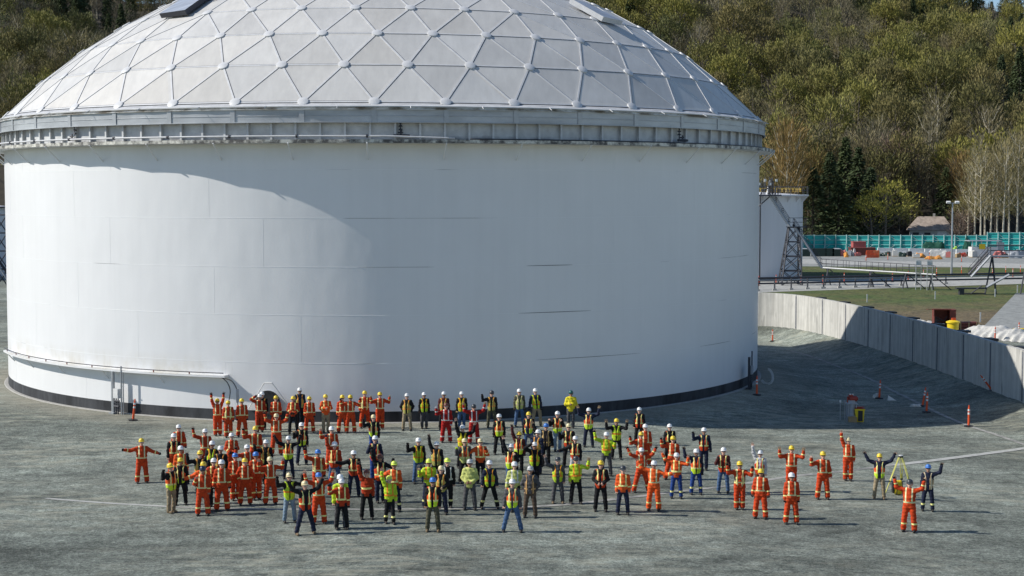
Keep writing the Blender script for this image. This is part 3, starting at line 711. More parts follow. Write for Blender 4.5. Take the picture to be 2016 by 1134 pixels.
def with_attr(name, V, Q, J, mats):
    me = np_mesh(name, V, Q, mats); n = len(V)
    # distance along each arm (0 on the body) so that stripes follow the sleeve
    arm_t = np.zeros(n)
    for s in 'LR':
        a, e, w_ = J['sh' + s], J['el' + s], J['wr' + s]
        for p, q, o, l in ((a, e, 0, .285), (e, w_, .285, .255)):
            d = q - p; t = ((V - p) @ d) / (d @ d); dist = np.linalg.norm(V - p - np.clip(t, 0, 1)[:, None] * d, axis=1)
            m = (dist < .1) & (t > (.35 if o == 0 else -.1)); arm_t = np.where(m, np.maximum(arm_t, o + np.clip(t, 0, 1.1) * l), arm_t)
    at = me.attributes.new('gar', 'FLOAT_VECTOR', 'POINT'); dat = np.stack([V[:, 0] - J['ch'][0], arm_t, V[:, 2]], 1).astype(np.float32)
    at.data.foreach_set('vector', dat.ravel()); return me
def mesh_for(kind, aL, aR, st, lean, var=0):
    key = (kind, aL, aR, st, lean, var)
    if kind == 'trousers' or kind == 'wide_trousers': key = (kind, '', '', st, 0, var)
    if key in _cache: return _cache[key]
    J = skel(aL, aR, st, lean); ph = M['x']
    if kind == 'body':
        lo, hi = bounds(J, .09); f = Fld(lo, hi, .031); torso(f, J, -.012); legs(f, J, -.012, .09, -.01)
        for s in 'LR': arm(f, J, s, -.008)
        f.cap(J['nk'] - (0, 0, .1), J['nk'] + (0, .0, .06), .06, .055, .03)
        hd = (HEADV @ TILT.T + J['nk'] + (0, 0, .06), HEADQ); me_ = cat_mesh([f.out(), hd, hand_at(J, 'L'), hand_at(J, 'R')]); me = np_mesh(kind, me_[0], me_[1], ph)
    elif kind in ('gloveL', 'gloveR'):
        v, q = hand_at(J, kind[-1], 1); me = np_mesh('glove', v, q, ph)
    elif kind in ('jacket', 'coverall', 'puffy'):
        lo, hi = bounds(J, .13, True, -.02 if kind == 'coverall' else .72); f = Fld(lo, hi, .0245); g = .022 if kind != 'puffy' else .03
        torso(f, J, g, .02 * var)
        f.cap(J['nk'] - (0, 0, .06), J['nk'] + (0, .015, .012), .075, .068, .02)     # collar
        if kind == 'coverall': legs(f, J, .03, .1, .014)
        else: f.cap(J['pel'] + (0, 0, -.03), J['pel'] + (0, 0, .1), .145 + g, .14 + g, .05, .78)
        z = f.P[..., 2]
        if kind != 'coverall': f.cut((.865 if kind == 'jacket' else .80) - z)
        b0 = f.F; f.F = np.full(b0.shape, 9.)
        for s in 'LR': arm(f, J, s, g * .9 + .004, .035, .97)
        hh = np.clip(.5 + .5 * (b0 - f.F) / .04, 0, 1); f.F = b0 * (1 - hh) + f.F * hh - .04 * hh * (1 - hh)
        wrinkle(f, .013); V_, Q_ = f.out(); me = with_attr(kind, V_, Q_, J, ph)
    elif kind in ('trousers', 'wide_trousers'):
        lo, hi = bounds(J, .12, False, -.02, 1.06); f = Fld(lo, [hi[0], hi[1], 1.08], .0245); legs(f, J, .015 if kind == 'trousers' else .026, .1, .008)
        f.cap(J['pel'] + (0, 0, -.02), J['pel'] + (0, 0, .06), .13, .128, .05, .8); wrinkle(f, .011); f.cut(f.P[..., 2] - 1.02); V_, Q_ = f.out(); me = with_attr('trousers', V_, Q_, J, ph)
    elif kind == 'vest':
        lo, hi = bounds(J, .1, False, .78, 1.58); f = Fld(lo, hi, .0245); torso(f, J, .04, .02 * 0); f.cap(J['pel'] + (0, 0, -.03), J['pel'] + (0, 0, .1), .19, .18, .05, .78)
        x, y, z = f.P[..., 0] - J['ch'][0] * 0, f.P[..., 1], f.P[..., 2]; wrinkle(f, .006)
        f.cut(.85 + .02 * np.sin(x * 9) - z); f.cut(z - 1.53)
        for s, sx in (('L', -1), ('R', 1)):
            d = np.hypot(x - J['sh' + s][0] - sx * .06, (z - J['sh' + s][2] + .06) * .8) - .115; f.F = np.maximum(f.F, -d)
        xc = x - np.interp(z, [.95, 1.3, 1.5], [0, J['ch'][0], J['nk'][0]])
        op = (.014, .032, .055)[var]       # opening at the front
        gap = np.maximum(np.abs(xc) - (op + np.clip(z - 1.3, 0, 1) * .25), y + .0); f.F = np.maximum(f.F, -gap)
        nk = np.hypot(xc, (y + .03)) - .088; f.F = np.maximum(f.F, -np.maximum(nk, 1.4 - z))
        V_, Q_ = f.out(); me = with_attr('vest', V_, Q_, J, ph)
    _cache[key] = me; return me
M['x'] = D.materials.new('cloth')
def hat_mesh():
    mb = MB(); n = 24; rows = []
    prof = [(.118, 0.0), (.122, .03), (.117, .065), (.1, .098), (.068, .122), (.03, .133), (.0001, .136)]
    v = []
    for (r, z) in prof:
        for k in range(n):
            t = 2 * math.pi * k / n; rid = .006 * max(0, math.cos(4 * t + .4)) * (z > .05); v.append((r * math.cos(t) * .93, r * math.sin(t) * 1.1, z + rid))
    mb.add(v, [(i * n + k, i * n + (k + 1) % n, (i + 1) * n + (k + 1) % n, (i + 1) * n + k) for i in range(len(prof) - 1) for k in range(n)])
    v = []
    for j, (e, z) in enumerate(((0, .004), (1, -.006), (1, -.014), (0, -.006))):
        for k in range(n):
            t = 2 * math.pi * k / n; fr = max(0, -math.sin(t)); w_ = .018 + .052 * fr ** 1.5; v.append(((.118 + e * w_ * .8) * math.cos(t) * .93, (.118 + e * w_) * math.sin(t) * 1.1, z - .012 * fr * e))
    mb.add(v, [(j * n + k, ((j + 1) % 4) * n + k, ((j + 1) % 4) * n + (k + 1) % n, j * n + (k + 1) % n) for j in range(4) for k in range(n)])
    mb.box((0, -.0, .136), (.028, .2, .012))
    o = mb.build('hard_hat', M['x'], None, True, 50); me = o.data; D.objects.remove(o); return me
HATM = hat_mesh()
mb = MB()
for k in range(7):
    a_, b_ = R(-60 + 120 * k / 7 - 90), R(-60 + 120 * (k + 1) / 7 - 90); p = [(.09 * math.cos(a_), .092 * math.sin(a_)), (.09 * math.cos(b_), .092 * math.sin(b_))]
    mb.add([(p[0][0], p[0][1], -.016), (p[1][0], p[1][1], -.016), (p[1][0], p[1][1], .016), (p[0][0], p[0][1], .016), (p[0][0] * .93, p[0][1] * .93, -.016), (p[1][0] * .93, p[1][1] * .93, -.016), (p[1][0] * .93, p[1][1] * .93, .016), (p[0][0] * .93, p[0][1] * .93, .016)], [(0, 1, 2, 3), (7, 6, 5, 4), (0, 4, 5, 1), (2, 6, 7, 3)])
for sx in (-1, 1): mb.box((sx * .084, -.01, .006), (.006, .1, .008))
o = mb.build('safety_glasses', M['x']); GLASSM = o.data; D.objects.remove(o)
BOOTM = np_mesh('boot', FOOTV, FOOTQ, M['x'])
b = NB('skin'); M['skin'] = b.fin(b.mul((.68, .4, .29), b.ramp(b.noise(b.coord(), 9, 3), [(.3, .8), (.7, 1.05)])), .55)
b = NB('skin_tanned'); M['skin2'] = b.fin(b.mul((.42, .22, .14), b.ramp(b.noise(b.coord(), 9, 3), [(.3, .8), (.7, 1.05)])), .55)
HATC = {'w': (.82, .82, .8), 'y': (.82, .6, .05), 'c': (.72, .62, .36), 'b': (.06, .2, .55), 'g': (.05, .055, .06), 'l': (.7, .82, .12), 'n': (.16, .05, .03), 'k': (.02, .03, .08), 'e': (.02, .12, .11), 'v': (.5, .5, .48)}
HATN = {'w': 'white', 'y': 'yellow', 'c': 'cream', 'b': 'blue', 'g': 'dark grey', 'l': 'lime', 'n': 'brown', 'k': 'navy', 'e': 'dark green', 'v': 'pale grey'}
HM = {}
for k, c in HATC.items():
    q = NB('hat_' + HATN[k].replace(' ', '_')); HM[k] = q.fin(q.mul(c, q.ramp(q.noise(q.coord(), 14, 3), [(.3, .86), (.6, 1.0)])), .32)
CLO = {'orange': (.62, .062, .012), 'deep': (.5, .05, .012), 'bright': (.86, .12, .02), 'crimson': (.42, .015, .012), 'black': (.012, .012, .014), 'navy': (.016, .022, .05), 'lime': (.58, .8, .04),
       'pale': (.62, .66, .2), 'yel': (.8, .68, .03), 'jeans': (.07, .13, .25), 'ljeans': (.22, .3, .38), 'khaki': (.34, .27, .17), 'grey': (.09, .09, .095), 'olive': (.1, .095, .06), 'blue': (.02, .06, .24), 'brown': (.1, .07, .05), 'maroon': (.09, .02, .02), 'whiteg': (.6, .6, .6), 'tan': (.5, .36, .2), 'dull': (.5, .46, .12)}
STR = (.86, .82, .3); SIL = (.66, .66, .6)
_gm = {}
def gmat(base, style='plain', c2=None, st=STR):
    """cloth with reflective tape laid out on the garment itself"""
    key = (base, style, c2, st)
    if key in _gm: return _gm[key]
    b = NB('cloth_%s_%s' % (base, style)); a = b.n('ShaderNodeAttribute'); a.attribute_name = 'gar'; x, t, z = b.sep(a.outputs['Vector'])
    col = b.mul(CLO[base], b.ramp(b.noise(b.coord(), 7, 5, .65), [(.3, .55), (.7, 1.12)])); ax = b.math('ABSOLUTE', x)
    body = b.math('LESS_THAN', t, .02)
    def lay(col, mask, c): return b.mix(mask, col, c)
    und = c2
    if style in ('two', 'open2'):    # upper part one colour, lower part another
        col = lay(col, b.math('MULTIPLY', body, b.math('LESS_THAN', z, 1.1)), CLO[c2])
    masks = []
    if style in ('cov', 'covl'):
        masks = [b.math('MULTIPLY', body, b.math('MULTIPLY', b.inrange(ax, .085, .135), b.inrange(z, 1.03, 1.56))), b.math('MULTIPLY', body, b.inrange(z, 1.035, 1.085)), b.math('MULTIPLY', body, b.inrange(z, .27, .325)), b.inrange(t, .40, .445)]
    if style in ('vest', 'two'):
        masks = [b.math('MULTIPLY', b.inrange(ax, .085, .135), b.inrange(z, 1.1, 1.6)), b.inrange(z, 1.05, 1.11)]
    if style == 'open2' or style == 'open': masks = [b.inrange(ax, .1, .15), b.inrange(z, 1.02, 1.07)]
    if style == 'jkt': masks = [b.math('MULTIPLY', body, b.inrange(z, 1.08, 1.145)), b.inrange(t, .36, .41), b.math('MULTIPLY', body, b.math('MULTIPLY', b.inrange(ax, .08, .13), b.math('GREATER_THAN', z, 1.14)))]
    if style == 'belt': masks = [b.math('MULTIPLY', body, b.inrange(z, 1.13, 1.2))]
    if style == 'cuff': masks = [b.inrange(z, .25, .32)]
    for m_ in masks:
        col = lay(col, m_, st)
    if style == 'cov':    # silver centre in the tape
        for m_ in (b.math('MULTIPLY', body, b.math('MULTIPLY', b.inrange(ax, .1, .12), b.inrange(z, 1.1, 1.56))), b.math('MULTIPLY', body, b.inrange(z, 1.052, 1.07))): col = lay(col, m_, (.6, .6, .55) if st == STR else (.8, .8, .76))
    b.bump(b.noise(b.mapping(b.coord(), (1, 1, .6)), 5, 4, .5), .7, .06)
    _gm[key] = b.fin(col, .8, 0, .25); return _gm[key]
def part(me, mat, parent, name, loc=None):
    o = D.objects.new(name, me); C.objects.link(o); o.parent = parent
    o.material_slots[0].link = 'OBJECT'; o.material_slots[0].material = mat
    if loc is not None: o.location = loc
    return o
prnd = random.Random(11)
def person(x, y, hat, outfit, arms, label, legc=None, st=None, h=None, rz=0, gl=None, lean=0, feet=None, group='workers in hard hats gathered in front of the big tank'):
    """x, y: photo pixel of the top of the hard hat"""
    st = prnd.choice((0, 1, 1)) if st is None else st; hs = h or prnd.uniform(.955, 1.03)
    top = 1.845 * hs - (abs(lean) * .05)
    p = at_z(x, y, top - .2)
    for _ in range(8): p = at_z(x, y, top + gz1(p[0], p[1]))
    gx_, gy_ = p[0] - lean * .3, p[1]; face = math.atan2(gx_, gy_) * -1
    root = empty('person', (gx_, gy_, gz1(gx_, gy_)), face + R(rz + prnd.uniform(-9, 9)), label, 'person', group); root.scale = (hs, hs, hs)
    aL, aR = arms[0], arms[1]; J = skel(aL, aR, st, lean); A = (aL, aR, st, lean)
    fat = prnd.choice((0, 0, 1, 2))
    skin = M['skin'] if prnd.random() < .75 else M['skin2']
    part(mesh_for('body', *A), skin, root, 'body')
    kind = outfit[0]
    if kind == 'C': part(mesh_for('coverall', *A, fat), gmat(outfit[1] if len(outfit) > 1 else 'orange', 'cov', None, outfit[2] if len(outfit) > 2 else STR), root, 'coverall')
    else:
        part(mesh_for('trousers' if kind != 'CV' else 'trousers', *A), gmat(*(legc if isinstance(legc, tuple) else (legc or 'black',))), root, 'trousers')
        if kind == 'J': part(mesh_for('puffy' if len(outfit) > 4 else 'jacket', *A, fat), gmat(outfit[1], outfit[2] if len(outfit) > 2 else 'plain', None, outfit[3] if len(outfit) > 3 else STR), root, 'jacket')
        if kind == 'V':   # ('V', jacket colour, vest colour, style, second colour, opening)
            part(mesh_for('jacket', *A, 0), gmat(outfit[1]), root, 'jacket'); part(mesh_for('vest', *A, outfit[5] if len(outfit) > 5 else 0), gmat(outfit[2], outfit[3], outfit[4] if len(outfit) > 4 else None, outfit[6] if len(outfit) > 6 else STR), root, 'vest')
    if kind == 'C' and len(outfit) > 3: part(mesh_for('vest', *A, 2), gmat(outfit[3], 'open', None, STR), root, 'vest')
    if gl is None: gl = prnd.choice(('black', 'black', 'navy', None, 'tan' if kind != 'C' else 'black', None)) if True else None
    if gl:
        for s in 'LR': part(mesh_for('glove' + s, *A), gmat(gl), root, 'glove')
    hd = J['nk'] + (0, 0, .06)
    part(HATM, HM[hat], root, 'hard_hat', tuple(hd + TILT @ np.array([0, .012, .156]))).rotation_euler = (TA, 0, 0); 
    part(GLASSM, M['black'] if prnd.random() < .6 else M['galv'], root, 'safety_glasses', tuple(hd + TILT @ np.array([0, -.008, .122]))).rotation_euler = (TA, 0, 0)
    bm = M['bootb'] if feet != 'tan' else M['boott']
    for s in 'LR': part(BOOTM, bm, root, 'boot', tuple(J['an' + s] - (0, -.0, .09)))
    return root
M['bootb'] = paint('dark_leather', (.03, .026, .022), .7, var=.4, scale=8); M['boott'] = paint('tan_leather', (.22, .15, .08), .75, var=.4, scale=8)
C_ = ('C',); CR = ('C', 'crimson', SIL); CT = ('C', 'orange', STR, 'tan'); CD = ('C', 'deep')
V1 = lambda j, o=0: ('V', j, 'bright', 'two', 'lime', o)
VY = lambda j, o=0: ('V', j, 'lime', 'vest', None, o, (.8, .3, .03))
VL = lambda j, o=0: ('V', j, 'lime', 'belt', None, o, (.8, .25, .03))
VO = lambda j, o=0: ('V', j, 'orange', 'vest', None, o)
VT = lambda j, o=1: ('V', j, 'dull', 'vest', None, o, (.75, .3, .06))
JO = ('J', 'bright', 'jkt'); JY = ('J', 'lime', 'jkt', (.8, .25, .03)); JP = ('J', 'pale', 'plain', STR, 1); JYE = ('J', 'yel', 'belt', (.8, .3, .05), 1)
PEOPLE = [
 (278.5,863,'y',C_,'oq','lone worker in orange coverall with both arms held out at the far left',None,dict(st=1,gl='black')),
 (351.6,836,'w',C_,'ee','white hat, open orange coverall, arms down, rearmost worker on the left side',None,{}),
 (342,853.5,'w',VO('black'),'dd','white hat, orange vest over dark sleeves, leftmost of the white hats',"orange",{}),
 (355.6,877.7,'w',JO,'dd','white hat, bright orange jacket with yellow stripes, behind the pair at the left end','navy',{}),
 (355,901,'y',V1('black',2),'de','yellow hat, open lime vest over black jacket, second from the left in the front line','black',dict(st=1)),
 (336,912,'y',V1('black'),'fd','thumb raised, two-tone vest, khaki trousers, left end of the crowd','khaki',dict(rz=35,feet='tan')),
 (403.6,844.4,'w',CD,'vd','white helmet, deep orange coverall, right arm raised, far left group',None,dict(gl='black')),
 (393.7,886.8,'y',VT('black'),'wk','yellow hat, black jacket, bent arm held up beside the orange coveralls','black',{}),
 (417.4,867.9,'w',VY('black'),'dd','white hat, lime vest with open neck over black, in the left crowd','black',{}),
 (400,909,'y',JO,'qd','yellow hat, orange jacket, navy trousers, just behind the navy hat','navy',{}),
 (398.5,918,'k',C_,'td','navy hat, orange coverall, hand on chest, front line',None,dict(st=1,gl=0)),
 (434,877.7,'w',VT('black',2),'dd','white hat, black jacket with tan vest, in the middle of the left crowd','black',{}),
 (420.5,902,'w',('J','deep','jkt'),'kd','white cap, dark red jacket, squeezed between two orange coveralls','black',{}),
 (436,905,'w',C_,'ee','burly worker, white hat, orange coverall with dark collar, front line of the left crowd',None,dict(st=1,h=1.03)),
 (455.8,852.3,'w',C_,'hh','white hat, orange coverall, hands clasped in front, left group',None,{}),
 (427.9,784.6,'y',C_,'uu','orange coverall, both arms straight up beside the tank',None,dict(gl='black',st=0)),
 (449,788.5,'y',CT,'dd','yellow hat, orange coverall open over black, leftmost pair by the tank',None,{}),
 (476,784.6,'y',C_,'dd','yellow hat, orange coverall, standing straight left of the round manhole',None,dict(st=1)),
 (511,776,'w',CD,'se','white hat, hand raised to the brim, in front of the round manhole',None,{}),
 (516,771.5,'w',VT('black'),'dd','white hat and dark jacket, half hidden behind the saluting worker','black',{}),
 (543,779,'y',C_,'dd','yellow hat, orange coverall, arms down, right of the manhole',None,{}),
 (543.8,814.3,'c',C_,'vv','cream hat, orange coverall, both arms spread up, behind the left crowd',None,dict(gl='black',st=1)),
 (502.5,839,'y',CT,'wd','yellow hat, tan-fronted orange coverall, one arm up',None,{}),
 (486.4,875.4,'w',C_,'wd','white hat, orange coverall, right fist up, in the thick of the left crowd',None,dict(gl='black')),
 (523.5,865.6,'w',VT('black',2),'fd','white hat, black jacket, dark arm raised, left crowd','black',dict(gl='black')),
 (463,892,'b',C_,'dd','blue hat, orange coverall, arms down, left of the two blue hats',None,{}),
 (503.7,889.6,'b',C_,'dd','blue hat, orange coverall, arms down, right of the two blue hats in the left crowd',None,{}),
 (482,902,'y',C_,'pp','yellow full-brim hat, orange coverall, hands on hips, front line',None,dict(st=1,gl=0)),
 (531.7,899.2,'c',C_,'ww','tan hat, orange coverall, both bare hands raised, front line of the left crowd',None,dict(st=1,gl=0)),
 (590,763.4,'w',VT('navy',2),'dd','tallest-standing white hat in navy jacket close to the tank','black',{}),
 (577,779.9,'y',('J','deep','jkt'),'hh','yellow hat, red jacket, black trousers, hands together by the tank','black',{}),
 (609,780.5,'y',C_,'dd','yellow hat, orange coverall, beside the navy jacket at the tank',None,{}),
 (641,776.6,'y',JO,'cc','orange jacket, arms crossed, khaki trousers, by the tank','khaki',{}),
 (673.9,777.5,'y',C_,'dd','yellow hat, orange coverall, arms down, right of the crossed arms',None,{}),
 (689.7,777.5,'y',C_,'ff','yellow hat, orange coverall, both fists beside the head, by the tank',None,dict(st=1)),
 (718,769.4,'y',CT,'dq','yellow hat, orange coverall with open dark collar, arm out to the neighbour',None,{}),
 (748,772,'y',C_,'ff','orange coverall, both fists held out, right end of the orange row by the tank',None,dict(gl='tan')),
 (735.3,816.4,'c',V1('black',2),'fd','cream hat, black jacket and open lime vest, fist up','blue',dict(gl='black')),
 (738.3,857.8,'w',VO('navy',1),'te','white hat, navy shirt, orange vest, hand at chest, centre left','blue',{}),
 (748.2,893.5,'n',VO('black'),'uf','brown hat, orange vest over black, arm straight up','navy',dict(gl='black')),
 (593.8,832,'w',V1('black',1),'kd','white hat, open two-tone vest over black, fist at shoulder, left centre back','navy',dict(st=1)),
 (652.9,839.5,'w',C_,'wd','white helmet, orange coverall, right arm up, left centre',None,dict(gl=0)),
 (658.3,869.8,'w',VO('deep'),'ud','white hat, orange vest on red sleeves, jeans, arm up','jeans',{}),
 (567.7,858.4,'w',V1('black'),'yv','white hat, yellow-orange vest, both dark arms raised wide','navy',dict(gl='black')),
 (696.3,886.9,'w',VO('black'),'oe','white hat, orange vest, dark arm stretched out sideways','navy',dict(st=1,gl=0)),
 (625.9,884.8,'b',CT,'vd','blue hat, orange coverall and vest, right arm up, rear one of the blue pair',None,dict(gl='black')),
 (721.8,924.4,'n',('J','deep','belt'),'ud','brown hat, red-orange jacket with one yellow band, arm up','black',dict(st=1,gl='black')),
 (775.8,907.9,'l',JO,'qd','lime hat, orange jacket, black gloves, behind the lime jacket',('navy','cuff'),dict(gl='black')),
 (766.8,936.3,'l',JY,'ud','short worker in lime hat and lime jacket, arm raised',('black','cuff'),dict(st=3,h=.93)),
 (569.5,931,'c',VL('black'),'ww','cream hat, lime vest, hands up at the head, light jeans','ljeans',dict(st=1,gl='black')),
 (600.4,946.8,'c',VO('black',2),'yy','cream hat, black sleeves spread wide, blue jeans, foremost on the left',('navy',),dict(st=2,gl='black',feet='tan',rz=8)),
 (627.4,930.3,'b',C_,'vv','blue hat, orange coverall, both arms up, behind the foremost worker',None,dict(st=1)),
 (672.4,942.3,'w',('J','deep','jkt'),'fd','white hat, orange jacket with pale harness stripes, fist raised, front','black',dict(st=1,gl='black')),
 (670,934,'w',('J','lime'),'dd','white helmet and lime jacket mostly hidden behind the front white hat','grey',dict(st=3)),
 (801,774.5,'w',VT('black',1),'pp','white hat, dark jacket, khaki trousers, leftmost of the dark jackets by the tank','khaki',{}),
 (835,772.4,'w',VY('black',1),'dd','white hat, yellow vest, grey trousers tucked in gumboots by the tank','grey',dict(feet='tan')),
 (873.8,770.9,'w',VT('maroon',1),'dd','white hat and tan vest, directly behind the red coverall with dark red hat','black',{}),
 (878.3,793.4,'n',CR,'fd','dark red hat, crimson coverall with white stripes, one fist out',None,dict(st=1,gl='whiteg')),
 (908.9,770.9,'w',('V','black','yel','vest',None,0,(.8,.3,.03)),'dd','white hat, closed yellow-orange vest, jeans, between the crimson coveralls','jeans',{}),
 (932.9,796,'g',CR,'vv','black hat, crimson coverall with white stripes, both hands up',None,dict(st=1,gl='tan')),
 (968,769,'g',VT('black',1),'fd','dark hat and jacket, fist raised, olive trousers, by the tank','olive',dict(st=1,gl='black')),
 (982.6,815,'w',V1('black'),'dd','white hat, two-tone vest, feet apart, alone in the centre back','black',dict(st=1)),
 (911,836.8,'w',('V','black','yel','belt',None,0,(.8,.3,.03)),'uv','white hat, yellow vest, both arms up, centre','black',{}),
 (914.9,863,'c',('V','grey','bright','two','pale',0),'kd','cream hat, dark grey sleeves, striped vest, lime glove','black',dict(gl='lime')),
 (945.8,863.5,'c',JO,'qt','cream hat, bright orange jacket, centre','black',{}),
 (824,862,'w',VY('black'),'fd','white hat, lime vest, raised black fist, jeans, left of centre','jeans',dict(gl='black',st=1)),
 (859.4,869,'w',VT('black',1),'ud','white hat, olive vest on black, raised fist, next to the lime vest','black',dict(gl='black')),
 (844.4,903.4,'l',JY,'kd','lime hat and lime jacket, seen behind the backpack',('navy','cuff'),{}),
 (881,901.9,'l',('V','black','black','vest',None,1,SIL),'dd','lime hat, black jacket with white collar',('black','cuff'),{}),
 (868.4,916.9,'c',VT('black'),'dh','cream hat, black jacket, hand at waist, behind the blue-grey hat','navy',{}),
 (852,940,'b',V1('black',1),'dd','blue hat, open orange and lime vest, olive trousers, foremost left of centre','olive',dict(st=1,gl=0,feet='tan')),
 (924.8,904,'v',JP,'hh','grey hat, pale yellow long jacket, hands clasped','grey',dict(gl=0)),
 (963.8,906.4,'w',VY('navy',2),'ee','white hat, lime vest over grey shirt, lime cuffs',('black','cuff'),dict(st=2)),
 (1008.7,943,'w',V1('grey',1),'ee','white hat, orange and lime vest, bright blue jeans, legs wide, foremost in the centre','jeans',dict(st=2,h=1.0,gl=0)),
 (1043.8,917.5,'v',('V','grey','brown','open',None,2,(.5,.3,.12)),'pp','pale grey hat, brown vest, hands in pockets','brown',dict(st=1,gl='tan')),
 (1013,908.8,'w',('J','pale','jkt',SIL),'ee','white hat, pale lime jacket, behind the blue jeans','black',{}),
 (1006,873.4,'w',V1('black'),'ut','white hat, orange and lime vest, black arm straight up','jeans',dict(gl=0)),
 (1022,849.4,'y',V1('maroon',1),'ud','yellow hat, orange vest on maroon, black fist high','black',dict(gl='black')),
 (1052.5,870.4,'w',VY('black',2),'se','white hat, open lime vest over black, arm bent over the head','black',dict(gl='black')),
 (1040.8,811,'y',V1('black',1),'de','yellow hat, yellow-orange vest, right of centre by the shadow','jeans',{}),
 (1058.8,845.5,'w',VT('navy',1),'vd','white hat, navy jacket, turned half away','navy',dict(rz=-30)),
 (1075,833.5,'b',('V','black','brown','open',None,1,(.6,.4,.15)),'ye','blue hat, dark jacket, brown vest, right of centre','black',dict(gl='tan')),
 (1022.5,765.5,'w',('V','olive','pale','vest',None,1,(.6,.5,.3)),'dd','white hat, olive jacket, tan vest, jeans, close to the tank','jeans',{}),
 (1054,764.9,'w',VY('navy',1),'ee','white hat, leaning sideways, open vest, khaki trousers, close to the tank','khaki',dict(lean=-.25,st=1,feet='tan')),
 (1124,768.8,'e',JYE,'cc','dark green hat, long yellow raincoat, arms crossed','grey',{}),
 (1159,803,'w',V1('navy'),'vv','white hat, tan gloves up, orange and lime vest, jeans, right of the raincoat','navy',dict(st=1,gl='tan')),
 (1214,824,'y',VL('black'),'ww','yellow hat, lime vest with orange belt, tan gloves up','black',dict(st=1,gl='tan')),
 (1258.7,802,'w',VO('black',2),'dd','white hat, orange vest over black, rearmost on the right, in front of the shadow','black',{}),
 (1097.6,809.7,'w',V1('black'),'kt','white hat, orange-lime vest, fist at shoulder, light jeans','ljeans',{}),
 (1119.6,833.7,'c',VO('black',1),'kd','cream hat, orange vest on black, bent arm, right of centre','black',{}),
 (1132.6,858.5,'w',VO('black',1),'qd','white hat, orange vest, arm out, pale trousers','whiteg',{}),
 (1194,850.6,'w',JY,'vk','white hat, lime jacket, black glove raised, grey trousers','grey',dict(gl='black')),
 (1098.4,899.5,'g',('V','grey','lime','jkt',None,2,(.8,.3,.03)),'vd','dark grey hat, open lime jacket over grey shirt, tan boots','grey',dict(st=1,gl=0,feet='tan')),
 (1134,898,'g',JY,'dw','dark hat, closed lime jacket with orange stripes, left arm up','black',dict(st=1)),
 (1182.8,906.5,'y',VO('black',1),'hh','yellow hat, orange vest, black sleeves, hands clasped, front right of centre','black',dict(st=1,gl=0)),
 (1226.6,917,'g',JO,'dd','black hat, vivid orange jacket, navy jeans, front right of centre','navy',dict(st=1,gl=0)),
 (1262,850.6,'y',C_,'fd','yellow hat, orange coverall, fist raised, right crowd back',None,dict(gl='black')),
 (1270.6,835,'w',C_,'dd','white hat, orange coverall, arms down, right crowd back',None,{}),
 (1263,881.7,'w',C_,'yy','white hat, orange coverall, both arms spread up, right crowd',None,dict(st=2,gl='black')),
 (1287.5,907,'w',('C','bright'),'yo','white hat, bright orange coverall, arms spread level with the shoulders',None,dict(st=1,gl=0)),
 (1318.6,834.6,'w',VO('black',2),'dd','white hat, black jacket with orange vest, behind the right crowd','black',{}),
 (1325,858.5,'y',C_,'wd','yellow hat, orange coverall, arm up, right crowd',None,dict(st=2)),
 (1332,891.6,'w',('J','bright','jkt'),'yw','white hat, orange jacket, royal blue trousers with bands',('blue','cuff'),dict(gl=0)),
 (1371,883.7,'w',V1('navy'),'vd','white hat, orange over lime vest, blue trousers, black glove up',('blue','cuff'),dict(gl='black',st=1)),
 (1386,842,'w',VO('navy',1),'fe','white hat, navy coverall with orange vest, fist raised','navy',dict(gl='black')),
 (1424.5,881,'w',VO('maroon',1),'td','white hat, orange vest on maroon sleeves, blue jeans, right side','jeans',dict(st=1)),
 (1456.6,908,'y',CT,'wf','yellow hat, orange coverall under tan vest, both fists up, right side',None,dict(gl='black')),
 (1496.6,886.5,'w',VO('whiteg',1),'ud','white hat, white sweater with orange vest, thin arm straight up','brown',dict(gl=0)),
 (1498,923,'y',C_,'ee','yellow hat, orange coverall, black gloves hanging apart, front right',None,dict(st=1,gl='black')),
 (1558.7,877.5,'y',C_,'ww','yellow hat, orange coverall, both arms up, rear of the pair on the right',None,dict(gl='tan')),
 (1558.7,930.7,'w',C_,'dd','white hat, orange coverall, arms down, front of the pair on the right',None,dict(gl='black')),
 (1620.6,888.8,'y',C_,'fe','yellow hat, orange coverall, thumb up, alone right of the pair',None,dict(st=1)),
 (1670.5,861,'c',C_,'ud','cream hat, orange coverall, one arm straight up, farthest back on the right',None,{}),
 (1732,893,'y',V1('navy',2),'yy','yellow hat, open lime vest on navy, black gloves up, beside the tripod','khaki',dict(st=1,gl='black',feet='tan')),
 (1827.6,914.4,'b',('V','navy','tan','open',None,2,(.7,.6,.4)),'dv','bright blue hat, navy coverall, tan vest, rightmost worker',('navy','cuff'),dict(gl='black')),
 (1791,943.8,'g',C_,'vv','dark grey hat, orange coverall, both arms up, foremost on the right',None,dict(st=1,gl='black')),
]
for (x, y, hat, fit, arms, lab, lc, kw) in PEOPLE: person(x, y, hat, fit, arms, lab, lc, **kw)
